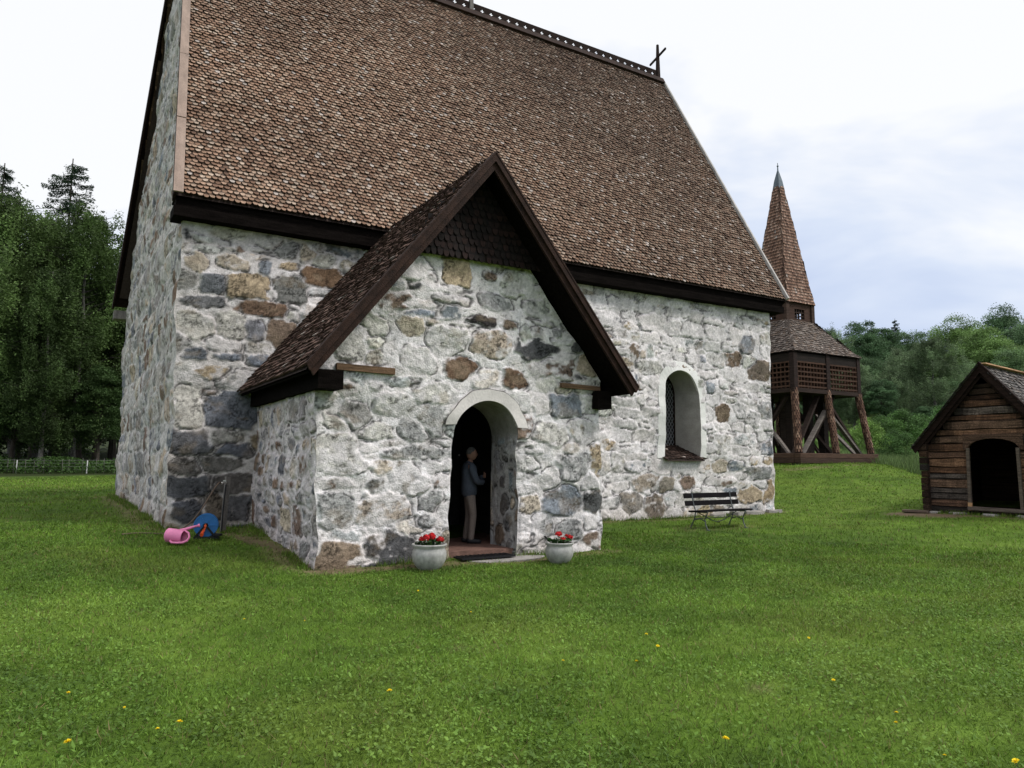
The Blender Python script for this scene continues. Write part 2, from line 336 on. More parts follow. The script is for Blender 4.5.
def stone_field(W, H, res, seed, hand, course=(.2, .42), length=(.26, .7), pal='gggbbwwttokd', wash=.55, joint=.030, mortar=(.61, .585, .585), wash_fn=None, relief=1.0):
    rng = np.random.RandomState(seed); rr = random.Random(seed)
    nu = int(W / res) + 2; nv = int(H / res) + 2
    u = np.arange(nu) * (W / (nu - 1)); v = np.arange(nv) * (H / (nv - 1))
    seeds = []          # cu, cv, a, b, th, pw, colour, exposure, protr
    for h in hand: seeds.append(h)
    v0 = -.1
    while v0 < H:
        ch = rr.uniform(*course); u0 = -rr.uniform(0, .4)
        while u0 < W:
            ln = rr.uniform(*length) * (.6 + ch * 1.1)
            parts = [(u0 + ln / 2, v0 + ch / 2, ln / 2, ch / 2)]
            if rr.random() < .25: parts = [(u0 + ln / 2, v0 + ch * .28, ln / 2, ch * .27), (u0 + ln / 2, v0 + ch * .77, ln / 2, ch * .22)]
            elif rr.random() < .15: parts = [(u0 + ln * .3, v0 + ch / 2, ln * .3, ch / 2), (u0 + ln * .82, v0 + ch * .3, ln * .17, ch * .28), (u0 + ln * .8, v0 + ch * .8, ln * .2, ch * .2)]
            for (cu, cv, a, b) in parts:
                cu += rr.uniform(-.05, .05); cv += rr.uniform(-.07, .07)
                if any(((cu - s[0]) / (s[2] + a * .30)) ** 2 + ((cv - s[1]) / (s[3] + b * .30)) ** 2 < 1 for s in hand): continue
                c = np.array(SC[rr.choice(pal)]) * rr.uniform(.75, 1.25)
                c = c * (1 + np.array([rr.uniform(-.05, .06), 0, rr.uniform(-.05, .05)]))
                seeds.append((cu, cv, a * rr.uniform(.92, 1.16), b * rr.uniform(.92, 1.16), rr.uniform(-.16, .16), rr.uniform(3.2, 7), c, None, rr.uniform(.004, .024)))
            u0 += ln
        v0 += ch
    wu = (n2(nu, nv, .16 / res, .16 / res, seed + 1) - .5) * .065 + (n2(nu, nv, .05 / res, .05 / res, seed + 2, 2) - .5) * .03
    wv = (n2(nu, nv, .16 / res, .16 / res, seed + 3) - .5) * .06 + (n2(nu, nv, .05 / res, .05 / res, seed + 4, 2) - .5) * .03
    d1 = np.full((nu, nv), 9.0); d2 = np.full((nu, nv), 9.0); idx = np.zeros((nu, nv), int)
    for i, (cu, cv, a, b, th, pw, *_r) in enumerate(seeds):
        m = max(a, b) * 1.9 + .1
        i0, i1 = np.searchsorted(u, [cu - m, cu + m]); j0, j1 = np.searchsorted(v, [cv - m, cv + m])
        if i1 <= i0 or j1 <= j0: continue
        x = u[i0:i1, None] + wu[i0:i1, j0:j1] - cu; y = v[None, j0:j1] + wv[i0:i1, j0:j1] - cv
        xr = x * math.cos(th) + y * math.sin(th); yr = -x * math.sin(th) + y * math.cos(th)
        e1 = ((np.abs(xr) / a) ** pw + (np.abs(yr) / b) ** pw) ** (1 / pw)
        rs = random.Random(i * 31 + seed); ph = rs.uniform(0, 6.283); dd = e1 * .9
        for q in range(0 if pw > 3.4 and i < len(hand) else 5):       # straight broken sides
            an = ph + q * 1.2566 + rs.uniform(-.4, .4); cx_, sy_ = math.cos(an), math.sin(an); rk = rs.uniform(.92, 1.3)
            dd = np.maximum(dd, (xr / a * cx_ + yr / b * sy_) / rk)
        s1 = d1[i0:i1, j0:j1]; s2 = d2[i0:i1, j0:j1]; si = idx[i0:i1, j0:j1]
        lt = dd < s1
        s2[:] = np.where(lt, s1, np.minimum(s2, dd)); s1[:] = np.where(lt, dd, s1); si[:] = np.where(lt, i, si)
    A = np.array([min(s[2], s[3]) for s in seeds]); PR = np.array([s[8] for s in seeds]); CC = np.array([s[6] for s in seeds])
    ex = np.array([np.clip(1 - wash + rr.uniform(-.45, .45), .05, 1) if s[7] is None else s[7] for s in seeds])
    mn = A[idx]
    edge = np.minimum((d2 - d1) * mn * .55, (1.12 - d1) * mn)
    nz = n2(nu, nv, .09 / res, .09 / res, seed + 5, 3); fine = n2(nu, nv, .035 / res, .035 / res, seed + 6, 3); big = n2(nu, nv, .9 / res, .9 / res, seed + 7, 3)
    mid = n2(nu, nv, .22 / res, .16 / res, seed + 8, 4)
    mask = sstep(joint - .014, joint + .022, edge + (nz - .5) * .055)
    # surface height: stone faces stand proud of lumpy mortar; each face is tilted and broken
    rngt = rng.uniform(-.09, .09, (len(seeds), 2))
    lu = (u[:, None] - np.array([s[0] for s in seeds])[idx]); lv = (v[None, :] - np.array([s[1] for s in seeds])[idx])
    facet = (np.round((mid - .5) * 8) / 8 * .6 + (mid - .5) * .4) * .045
    h = mask * (PR[idx] + np.clip(edge, 0, .06) * .10 + lu * rngt[idx, 0] + lv * rngt[idx, 1] + facet) + (nz - .5) * (.006 + .020 * sstep(.35, .65, big)) + (fine - .5) * .010 + (1 - mask) * (mid - .5) * .03
    h *= relief
    # colour
    mort = np.array(mortar)[None, None] * (.86 + .24 * big + .42 * (fine - .5) + .22 * (mid - .5))[..., None]
    mort = mort * (1 + (mid - .5)[..., None] * np.array([-.05, 0, .07]))
    st = CC[idx] * (.45 + 1.10 * fine + .5 * (nz - .5))[..., None]
    speck = (sstep(.50, .64, n2(nu, nv, .030 / res, .026 / res, seed + 9, 2)) * sstep(.40, .62, n2(nu, nv, .22 / res, .22 / res, seed + 19, 2)))[..., None]
    st = st * (1 - .68 * speck)
    tint = sstep(.55, .75, n2(nu, nv, .3 / res, .2 / res, seed + 10, 3))[..., None]
    st = st * (1 - tint * .35) + np.array([.30, .235, .165]) * tint * .35 * (.6 + .8 * fine[..., None])
    ww = 1 - ex[idx]
    if wash_fn is not None: ww = wash_fn(u[:, None], v[None, :], ww, big)
    wm = sstep(.62, .36, n2(nu, nv, .13 / res, .10 / res, seed + 11, 4) + .55 - ww * 1.0 - (big - .5) * .75 - .26 * np.exp(-np.clip(edge, 0, 1) / .035)) * .86
    washc = np.array(mortar) * (.60 + .62 * fine + .2 * (mid - .5))[..., None]
    st = st * (1 - wm[..., None]) + washc * wm[..., None]
    col = mort * (1 - mask[..., None]) + st * mask[..., None]
    # open cracks on some stone edges, cut in and painted dark as shadow gaps
    crack = np.exp(-((edge - joint * .9) / .010) ** 2) * sstep(.50, .62, n2(nu, nv, .20 / res, .20 / res, seed + 12, 2))
    col *= (1 - .80 * crack[..., None]); h -= crack * .024
    pit = sstep(.74, .8, n2(nu, nv, .06 / res, .05 / res, seed + 13, 2)) * (1 - mask)
    col *= (1 - .4 * pit[..., None]); h -= pit * .01
    return u, v, h, np.clip(col, .01, .85)

def poly_sdf(px, py, poly):
    """signed distance to a polygon, positive outside, with gradient"""
    P = np.array(poly, float); Q = np.roll(P, -1, 0)
    best = np.full(px.shape, 1e9); gx = np.zeros_like(px); gy = np.zeros_like(px); ins = np.zeros(px.shape, bool)
    for (ax, ay), (bx, by) in zip(P, Q):
        dx, dy = bx - ax, by - ay
        t = np.clip(((px - ax) * dx + (py - ay) * dy) / (dx * dx + dy * dy + 1e-12), 0, 1)
        ex, ey = ax + t * dx - px, ay + t * dy - py
        d = np.hypot(ex, ey); lt = d < best
        best = np.where(lt, d, best); gx = np.where(lt, ex, gx); gy = np.where(lt, ey, gy)
        cross = ((ay > py) != (by > py)) & (px < (bx - ax) * (py - ay) / (by - ay + 1e-12) + ax)
        ins ^= cross
    return ins, best, gx, gy      # (gx, gy) leads to the nearest boundary point

def wall_mesh(name, fld, to3d, nrm, parent, holes=(), keep=None, edge_u=True, tint=None, soft=.06):
    u, v, h, col = fld; nu, nv = len(u), len(v)
    U, V = np.meshgrid(u, v, indexing='ij'); U = U.ravel().copy(); V = V.ravel().copy(); h = h.ravel().copy(); col = col.reshape(-1, 3)
    rem = np.zeros(len(U), bool)
    snapx = np.zeros(len(U)); snapy = np.zeros(len(U))
    for k, poly in enumerate(list(holes) + ([keep] if keep else [])):
        pa = np.array(poly); lo = pa.min(0) - .2; hi = pa.max(0) + .2
        is_keep = keep is not None and k == len(holes)
        sel = np.arange(len(U)) if is_keep else np.where((U > lo[0]) & (U < hi[0]) & (V > lo[1]) & (V < hi[1]))[0]
        ins, d, gx, gy = poly_sdf(U[sel], V[sel], poly)
        bad = ~ins if is_keep else ins
        rem[sel[bad]] = True; snapx[sel[bad]] = gx[bad]; snapy[sel[bad]] = gy[bad]
        h[sel] *= np.clip(d / .05, .25, 1)
    if edge_u:
        de = np.minimum(u - u[0], u[-1] - u); h *= np.repeat(np.clip(de / soft, 0, 1), nv)
    i, j = np.meshgrid(np.arange(nu - 1), np.arange(nv - 1), indexing='ij'); a = (i * nv + j).ravel()
    Q = np.stack([a, a + nv, a + nv + 1, a + 1], 1)
    Q = Q[~rem[Q].all(1)]
    mv = rem; U[mv] += snapx[mv]; V[mv] += snapy[mv]
    P = warp3(to3d(U, V)) + h[:, None] * np.array(nrm)[None, :]
    used = np.unique(Q); mp = np.full(len(P), -1); mp[used] = np.arange(len(used))
    if tint is not None: col = tint(P, col)
    me = quad_mesh(name, P[used] - CO, mp[Q], col[used], 'POINT', True)
    return link_mesh(name, me, M['stone'], parent)

def hs(px, py, w, h, c, ex=.9, th=0.0, pw=2.8, pr=.018, Y=None, ox=0, oz=0):
    p = on_y(px, py, Y); a = on_y(px + w / 2, py, Y)[0] - p[0]; b = p[2] - on_y(px, py + h / 2, Y)[2]
    return (p[0] - ox, p[2] - oz, a, b, th, pw, np.array(SC[c] if isinstance(c, str) else c), ex, pr)

# ---- porch gable wall
ZB = -.35
GH = [(537, 351, 40, 25, 'd', 1, -.2), (480, 322, 32, 13, (.045, .04, .04), .85), (461, 369, 32, 21, 'r', .9), (514, 380, 28, 18, 'r', .9, -.3), (457, 272, 26, 34, 'o', .85), (579, 345, 16, 16, (.09, .09, .09), 1),
      (579, 377, 20, 10, 'd', .9, -.1), (569, 405, 36, 24, 'b', .75), (561, 500, 34, 28, 'b', .8), (593, 500, 20, 24, (.11, .11, .11), .9), (597, 460, 15, 34, 'o', .8, 0, 4), (556, 436, 42, 22, 'w', .7, -.2), (574, 466, 30, 26, 'g', .75),
      (529, 505, 19, 20, 't', .85), (387, 548, 46, 40, (.085, .085, .088), .85), (334, 556, 46, 32, (.26, .20, .15), .9), (340, 455, 50, 38, 'w', .55), (383, 511, 50, 36, (.42, .35, .29), .55), (409, 478, 40, 34, 'g', .5), (419, 453, 66, 18, 'g', .6),
      (332, 511, 36, 36, 'g', .7), (376, 486, 18, 18, (.2, .2, .2), .8), (382, 467, 22, 18, 't', .7), (335, 484, 40, 14, 'k', .5), (431, 501, 24, 20, 'g', .85), (441, 479, 18, 18, 'k', .6), (424, 523, 22, 12, 'g', .85), (418, 430, 30, 22, 'g', .6),
      (400, 404, 38, 22, 'w', .4), (375, 432, 36, 22, 'w', .6), (340, 423, 30, 14, 'w', .7, -.2), (436, 393, 40, 22, 'w', .5), (418, 362, 32, 30, 'w', .5), (446, 340, 36, 34, 'w', .45), (490, 344, 34, 26, (.45, .37, .30), .6), (495, 303, 32, 18, 'g', .7),
      (390, 300, 40, 24, 'k', .5, -.4), (412, 286, 16, 8, 'd', .6), (491, 275, 14, 10, 'k', .6), (536, 309, 24, 18, 'g', .5), (535, 332, 12, 12, 'k', .7), (506, 325, 18, 9, 'k', .8), (558, 333, 10, 12, 'g', .7), (430, 276, 12, 10, 'd', .5), (374, 326, 26, 22, 'w', .6, -.5), (550, 382, 20, 20, 'w', .6),
      (444, 545, 10, 36, 't', .7, 0, 4), (378, 384, 20, 12, 'd', .5), (352, 388, 18, 16, 'k', .6), (592, 540, 22, 20, 'k', .5), (540, 530, 20, 30, 'g', .4), (570, 530, 26, 20, 'g', .5)]
gh = [hs(*t, Y=YP, ox=XA, oz=ZB) for t in GH]
GW = XB - XA; XM = (XA + XB) / 2
PZR, PZE, PHW, PYF = 6.709, 2.917, 3.047, 10.415          # porch roof ridge, eave, half width, front verge
PSL = (PZR - PZE) / PHW
fld = stone_field(GW, 6.9, .017, 11, gh, course=(.24, .50), length=(.38, .85), pal='wwwwwllllgtkwtlwwgb', wash=.52, joint=.014, mortar=(.75, .71, .705), relief=.8)
# door outline in world x, z
DOOR = [(5.47, -.6), (5.47, .95), (5.50, 1.35), (5.56, 1.75), (5.60, 2.05)] + [(6.20 - .60 * math.cos(t), 2.05 + .60 * math.sin(t)) for t in np.linspace(.05, math.pi - .05, 22)] + [(6.80, 2.05), (6.79, 1.2), (6.78, -.6)]
door_uv = [(x - XA, z - ZB) for x, z in DOOR]
gk = [(0, 0), (GW, 0), (GW, 2.62 - ZB), (GW, PZR - .25 - PSL * (GW / 2) - ZB), (GW / 2, PZR - .25 - ZB), (0, PZR - .25 - PSL * (GW / 2) - ZB)]
def damp(P, col):
    k = sstep(.55, .0, P[:, 2] - tz(P[:, 0], P[:, 1]))[:, None] * .6 * vnoise(P[:, 0] * 2, P[:, 2] * 3, 77)[:, None]
    col = col * (1 - k) + col * np.array([.62, .56, .47]) * k
    # rain wash: faint grey streaks
    s = sstep(.6, .85, vnoise(P[:, 0] * 5 + P[:, 1] * 5, P[:, 2] * .5, 78))[:, None] * .14
    return col * (1 - s)
wall_mesh('porch_wall', fld, lambda U, V: np.stack([XA + U, np.full_like(U, YP), ZB + V], 1), (0, -1, 0), church, [door_uv], gk, tint=damp)
# ---- porch side walls
def damp_bounce_w(P, col):
    return damp(P, col) * np.array([.985, .945, .94])  # tint painted against the green light bounced off the grass
PW = Y0 - YP
hw = []
fld = stone_field(PW, 3.3, .02, 21, hw, course=(.24, .46), length=(.28, .62), pal='ggglllbktwkt', wash=.25, joint=.030, mortar=(.65, .62, .625), relief=1.1)
wall_mesh('porch_wall', fld, lambda U, V: np.stack([np.full_like(U, XA), Y0 - U, ZB + V], 1), (-1, 0, 0), church, tint=damp_bounce_w)
fld = stone_field(PW, 3.3, .04, 22, hw, pal='ggwwtkb', wash=.5, joint=.045)
wall_mesh('porch_wall', fld, lambda U, V: np.stack([np.full_like(U, XB), YP + U, ZB + V], 1), (1, 0, 0), church, tint=damp)

# ---- nave south wall
NH = [(324, 276, 36, 20, (.17, .11, .07), 1, 0, 4.5), (249, 287, 40, 24, 'o', .85, 0, 3.5), (291, 290, 34, 27, (.19, .19, .18), 1, 0, 3), (213, 284, 24, 18, (.2, .21, .23), .95, 0, 4), (265, 309, 50, 15, (.21, .14, .10), .95, -.05, 4.5),
      (285, 336, 30, 30, (.23, .17, .13), .85, .2), (266, 267, 12, 14, 'b', .9, 0, 4), (290, 267, 22, 8, 'o', .8), (196, 262, 20, 20, 't', .8, -.6), (233, 262, 30, 18, 't', .7), (285, 250, 26, 16, 'g', .7), (307, 254, 18, 18, 't', .5), (240, 249, 10, 10, 'k', .8), (187, 236, 10, 14, 'd', .8),
      (207, 302, 44, 12, (.2, .2, .21), .9, .1), (197, 328, 38, 28, 'w', .7, -.3), (232, 328, 26, 30, 'w', .7, 0, 4), (257, 332, 18, 22, (.3, .3, .33), .8), (192, 352, 26, 14, (.16, .175, .2), .95, 0, 4), (229, 356, 28, 9, (.2, .22, .26), .95, 0, 4), (257, 359, 24, 14, (.2, .22, .26), .95, 0, 4),
      (214, 373, 34, 14, 'o', .5), (235, 380, 36, 18, 'g', .6, .2), (233, 409, 54, 36, (.17, .18, .21), 1, 0, 5), (187, 410, 26, 44, 'w', .8, 0, 4), (211, 392, 20, 9, 'k', .7), (190, 441, 42, 24, (.15, .15, .165), 1, 0, 4), (234, 449, 34, 17, (.14, .15, .18), 1, 0, 5),
      (189, 467, 30, 20, (.17, .16, .155), 1), (222, 463, 46, 16, (.18, .17, .16), 1), (190, 486, 44, 22, (.12, .125, .14), 1, 0, 4), (236, 484, 44, 20, (.15, .14, .135), 1), (188, 511, 30, 22, (.13, .135, .155), 1, 0, 4), (215, 505, 22, 26, (.2, .17, .14), 1), (240, 508, 30, 24, (.14, .14, .15), 1),
      (759, 371, 19, 18, (.2, .16, .13), .95, 0, 3.5), (722, 413, 13, 19, (.2, .15, .11), .95), (666, 484, 20, 18, (.27, .24, .2), .9), (688, 482, 17, 13, (.19, .14, .11), .95), (760, 474, 28, 13, (.27, .27, .27), .9, 0, 4), (750, 495, 22, 20, (.4, .32, .23), .8), (769, 491, 9, 30, (.36, .27, .18), .95, 0, 5),
      (632, 504, 22, 26, (.24, .22, .2), .9), (658, 506, 22, 22, (.22, .185, .16), .9), (766, 447, 14, 14, 'b', .9, 0, 4), (711, 388, 8, 14, (.27, .29, .32), .9), (766, 410, 13, 17, 'g', .9), (736, 466, 14, 10, 'b', .8, 0, 4), (719, 466, 14, 12, 't', .7), (754, 461, 11, 9, 'o', .8), (768, 461, 9, 8, 'o', .8), (740, 410, 12, 16, 'g', .6), (720, 443, 16, 20, 'w', .6), (704, 466, 14, 12, 'o', .6), (640, 386, 8, 8, 'k', .8), (730, 375, 12, 14, 'w', .6), (746, 345, 14, 16, (.24, .25, .27), .95), (752, 420, 14, 16, 'g', .6), (724, 482, 30, 10, 'k', .5), (732, 491, 14, 8, 'b', .7), (610, 503, 24, 14, 'g', .7), (640, 400, 16, 12, 'w', .6)]
nh = [hs(*t, Y=Y0, ox=X0, oz=ZB) for t in NH]
def nave_wash(u, v, w, big):
    left = sstep(2.6, 1.0, u + 0 * v) * sstep(2.4, 1.3, v + 0 * u)         # bare grey corner low on the left
    right = sstep(6.5, 8.5, u + 0 * v)
    return np.clip(w - left * .8 + right * .18, 0, 1)
NWD = X1 - X0; ZT = 6.30
fld = stone_field(NWD, ZT - ZB, .023, 33, nh, course=(.26, .54), length=(.38, .92), pal='wwwwlllgtkwtlwgob', wash=.54, joint=.013, mortar=(.75, .71, .705), wash_fn=nave_wash, relief=.75)
def nave_tint(P, col):
    k = (sstep(4.6, 2.7, P[:, 0]) * sstep(2.9, 1.5, P[:, 2]) * sstep(.3, .6, vnoise(P[:, 0] * 2.2, P[:, 2] * 2.6, 70) + .12))[:, None]
    col = col * (1 - k) + col * np.array([.84, .82, .80]) * k
    k2 = sstep(5.2, 1.7, P[:, 0])[:, None] * .2
    return damp(P, col * (1 - k2 * np.array([1, 1.02, 1.08])))
WIN = [(14.0, 1.78), (14.0, 3.45)] + [(14.66 - .66 * math.cos(t), 3.50 + .68 * math.sin(t)) for t in np.linspace(.04, math.pi - .04, 20)] + [(15.32, 3.45), (15.32, 1.78)]
# the hole for the pale band around the window
WB = [(13.77, 1.72), (13.76, 3.42)] + [(14.66 - .90 * math.cos(t), 3.52 + .95 * math.sin(t)) for t in np.linspace(.04, math.pi - .04, 22)] + [(15.56, 3.42), (15.55, 1.72)]
wall_mesh('nave_wall', fld, lambda U, V: np.stack([X0 + U, np.full_like(U, Y0), ZB + V], 1), (0, -1, 0), church, [[(x - X0, z - ZB) for x, z in WIN]], None, tint=nave_tint)
# ---- nave west wall with its gable
ZE, ZR, YR, OY = 6.595, 16.11, 20.10, .352
NSL = (ZR - ZE) / (YR - (Y0 - OY))
Wd = Y1 - Y0
fld = stone_field(Wd, ZR - ZB, .034, 44, [], course=(.26, .55), length=(.3, .75), pal='gggbbllwwttkkg', wash=.34, joint=.022, mortar=(.60, .595, .58), relief=.8)
ze_w = ZE + NSL * OY - .35
wk = [(0, 0), (Wd, 0), (Wd, ze_w - ZB), (Wd / 2, ZR - .3 - ZB), (0, ze_w - ZB)]
def west3(U, V):
    y = Y1 - U; lean = np.clip((ZB + V - 6.2) / 10, 0, 1) * .42
    return np.stack([X0 - (y - Y0) / Wd * .27 + lean, y, ZB + V], 1)
wall_mesh('nave_wall', fld, west3, (-1, 0, 0), church, [], wk, tint=damp_bounce_w)
# ---- east and north walls
fld = stone_field(Wd, ZR - ZB, .08, 45, [], course=(.24, .5), length=(.3, .75), wash=.5)
wall_mesh('nave_wall', fld, lambda U, V: np.stack([np.full_like(U, X1), Y0 + U, ZB + V], 1), (1, 0, 0), church, [], [(0, 0), (Wd, 0), (Wd, ze_w - ZB), (Wd / 2, ZR - .3 - ZB), (0, ze_w - ZB)], tint=damp)
fld = stone_field(NWD + .27, ZT - ZB, .1, 46, [], wash=.5)
wall_mesh('nave_wall', fld, lambda U, V: np.stack([X1 - U, np.full_like(U, Y1), ZB + V], 1), (0, 1, 0), church, tint=damp)

# ---- door reveal: barrel through the 0.9 m wall
out = np.array(DOOR[1:-1]); out = np.vstack([[DOOR[0]], out, [DOOR[-1]]])
seg = np.hypot(*np.diff(out, axis=0).T); cs = np.concatenate([[0], np.cumsum(seg)]); S = cs[-1]
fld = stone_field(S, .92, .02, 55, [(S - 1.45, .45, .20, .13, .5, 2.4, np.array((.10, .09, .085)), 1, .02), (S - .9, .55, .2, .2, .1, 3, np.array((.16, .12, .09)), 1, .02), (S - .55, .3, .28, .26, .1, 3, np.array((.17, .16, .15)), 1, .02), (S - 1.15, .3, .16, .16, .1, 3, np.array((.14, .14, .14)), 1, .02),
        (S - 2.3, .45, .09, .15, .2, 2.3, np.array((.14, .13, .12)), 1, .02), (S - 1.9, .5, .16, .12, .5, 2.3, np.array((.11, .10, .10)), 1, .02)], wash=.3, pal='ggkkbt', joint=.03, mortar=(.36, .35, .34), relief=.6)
u, v, h, col = fld
def reveal3(U, V):
    x = np.interp(U, cs, out[:, 0]); z = np.interp(U, cs, out[:, 1]); return np.stack([x, YP + V, z], 1)
Ug, Vg = np.meshgrid(u, v, indexing='ij')
P = reveal3(Ug.ravel(), Vg.ravel()); zz = P[:, 2]
cen = np.array([6.17, 0, 1.9]); nn = np.stack([cen[0] - P[:, 0], np.zeros(len(P)), np.where(zz > 2.0, cen[2] - zz, 0)], 1); nn /= np.linalg.norm(nn, axis=1)[:, None]
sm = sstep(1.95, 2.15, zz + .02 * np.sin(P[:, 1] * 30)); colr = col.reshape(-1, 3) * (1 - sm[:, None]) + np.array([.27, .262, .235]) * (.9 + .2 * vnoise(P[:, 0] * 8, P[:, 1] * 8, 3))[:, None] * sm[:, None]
hh = h.ravel() * (1 - sm) * np.clip(np.minimum(Vg.ravel(), .92 - Vg.ravel()) / .06, 0, 1)
P = P + nn * hh[:, None]
W3 = warp3(reveal3(Ug.ravel(), Vg.ravel() * 0)) - reveal3(Ug.ravel(), Vg.ravel() * 0); P = P + W3 * (1 - Vg.ravel() / .92)[:, None]
nu, nv = len(u), len(v); i, j = np.meshgrid(np.arange(nu - 1), np.arange(nv - 1), indexing='ij'); a = (i * nv + j).ravel()
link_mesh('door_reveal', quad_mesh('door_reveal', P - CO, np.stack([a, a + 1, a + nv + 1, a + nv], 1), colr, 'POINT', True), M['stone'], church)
# plaster arch band over the door
def arch_band(inner, outer, y0, y1, name, mt, n=40):
    I = np.array(inner); O = np.array(outer); mb = MB(); n = len(I)
    V = [(x, y1, z) for x, z in I] + [(x, y0, z) for x, z in I] + [(x, y0, z) for x, z in O] + [(x, y1, z) for x, z in O]
    F = []
    for k in range(n - 1):
        F += [(k, k + 1, n + k + 1, n + k), (n + k, n + k + 1, 2 * n + k + 1, 2 * n + k), (2 * n + k, 2 * n + k + 1, 3 * n + k + 1, 3 * n + k)]
    F += [(0, n, 2 * n, 3 * n), (n - 1, 4 * n - 1, 3 * n - 1, 2 * n - 1)]
    mb.add(V, F); P = np.array(mb.v); W = warp3(P); mb.v = [tuple(p) for p in W]
    return mb.build(name, mt, church, CO, smooth=False)
ts = np.linspace(.30, math.pi - .26, 40)
to_ = np.linspace(.205, math.pi - .175, 40)
wob = [1 + .012 * math.sin(7 * t) + .008 * math.sin(17 * t) for t in ts]
arch_band([(6.20 - .60 * math.cos(t), 2.05 + .60 * math.sin(t)) for t in ts], [(6.21 - .785 * math.cos(t) * w, 2.06 + .79 * math.sin(t) * w) for t, w in zip(to_, wob)], YP - .036, YP + .03, 'arch_surround', M['plaster'])
arch_band([(6.21 - .77 * math.cos(t) * w, 2.06 + .80 * math.sin(t) * w) for t, w in zip(to_, wob)], [(6.21 - .795 * math.cos(t) * w, 2.06 + .80 * math.sin(t) * w) for t, w in zip(to_, wob)], YP - .030, YP + .025, 'arch_joint', M['grey_post'])
# ---- window: band, reveal, glass with diamond leads, shingled sill
win = tag(empty('arched_window', tuple(np.array([14.66, Y0, 1.78]) - CO)), None); win.parent = church
WO = np.array([14.66, Y0, 1.78])
def band_loop(a, sx, sz, n=24):
    return [(14.66 - a, 1.74)] + [(14.66 - a, zz) for zz in np.linspace(2.1, 3.4, 6)] + [(14.66 - sx * math.cos(t), 3.50 + sz * math.sin(t)) for t in np.linspace(.04, math.pi - .04, n)] + [(14.66 + a, zz) for zz in np.linspace(3.4, 2.1, 6)] + [(14.66 + a, 1.74)]
I = band_loop(.655, .655, .68); O = band_loop(.89, .89, .95)
rr = random.Random(3); O = [(x + rr.uniform(-.02, .02), z + rr.uniform(-.02, .02)) for x, z in O]
def ring(I, O, y0, y1, name, mt, parent, off):
    mb = MB(); n = len(I)
    V = [(x, y1, z) for x, z in I] + [(x, y0, z) for x, z in I] + [(x, y0 + .02, z) for x, z in O] + [(x, y1, z) for x, z in O]; F = []
    for k in range(n - 1): F += [(k, k + 1, n + k + 1, n + k), (n + k, n + k + 1, 2 * n + k + 1, 2 * n + k), (2 * n + k, 2 * n + k + 1, 3 * n + k + 1, 3 * n + k)]
    mb.add(V, F); mb.v = [tuple(p) for p in warp3(np.array(mb.v))]
    return mb.build(name, mt, parent, off)
ring(I, O, Y0 - .035, Y0 + .03, 'window_surround', M['plaster_white'], win, WO)
mb = MB(); n = len(I); DEP = .95
I2 = [(14.66 + (x - 14.66) * .90, 2.02 + (z - 1.74) * .90) for x, z in I]
V = [(x, Y0 - .02, z) for x, z in I] + [(x, Y0 + DEP, z) for x, z in I2]
mb.add(V, [(k, n + k, n + k + 1, k + 1) for k in range(n - 1)]); mb.v[:n] = [tuple(p) for p in warp3(np.array(mb.v[:n]))]
mb.build('window_reveal', M['plaster_grey'], win, WO, smooth=False)
mb = MB(); mb.add([(x, Y0 + DEP - .03, z) for x, z in I2], [tuple(range(n))]); gl = mb.build('pane', M['glass'], win, WO)
mb = MB(); s = .17
for k in range(-14, 15):          # diamond lead lattice, clipped to the arch
    for sg in (-1, 1):
        pts = []
        for q in np.linspace(-.6, .6, 49):
            x = 14.66 + q; z = 2.9 + k * s + sg * q * 1.5
            if 2.04 < z < 3.55 + math.sqrt(max(0, .59 ** 2 - q * q)) * 1.0: pts.append((x, Y0 + DEP - .04, z))
        if len(pts) > 1: mb.beam(pts[0], pts[-1], .014, .012)
mb.build('lead_lattice', M['lead'], win, WO)
mb = MB()
for k in range(len(I2) - 1): mb.beam((I2[k][0], Y0 + DEP - .05, I2[k][1]), (I2[k + 1][0], Y0 + DEP - .05, I2[k + 1][1]), .05, .06, up=(0, 1, 0))
mb.beam((I2[0][0], Y0 + DEP - .05, I2[0][1]), (I2[-1][0], Y0 + DEP - .05, I2[-1][1]), .06, .06)
mb.build('window_frame', M['tar_wood'], win, WO)

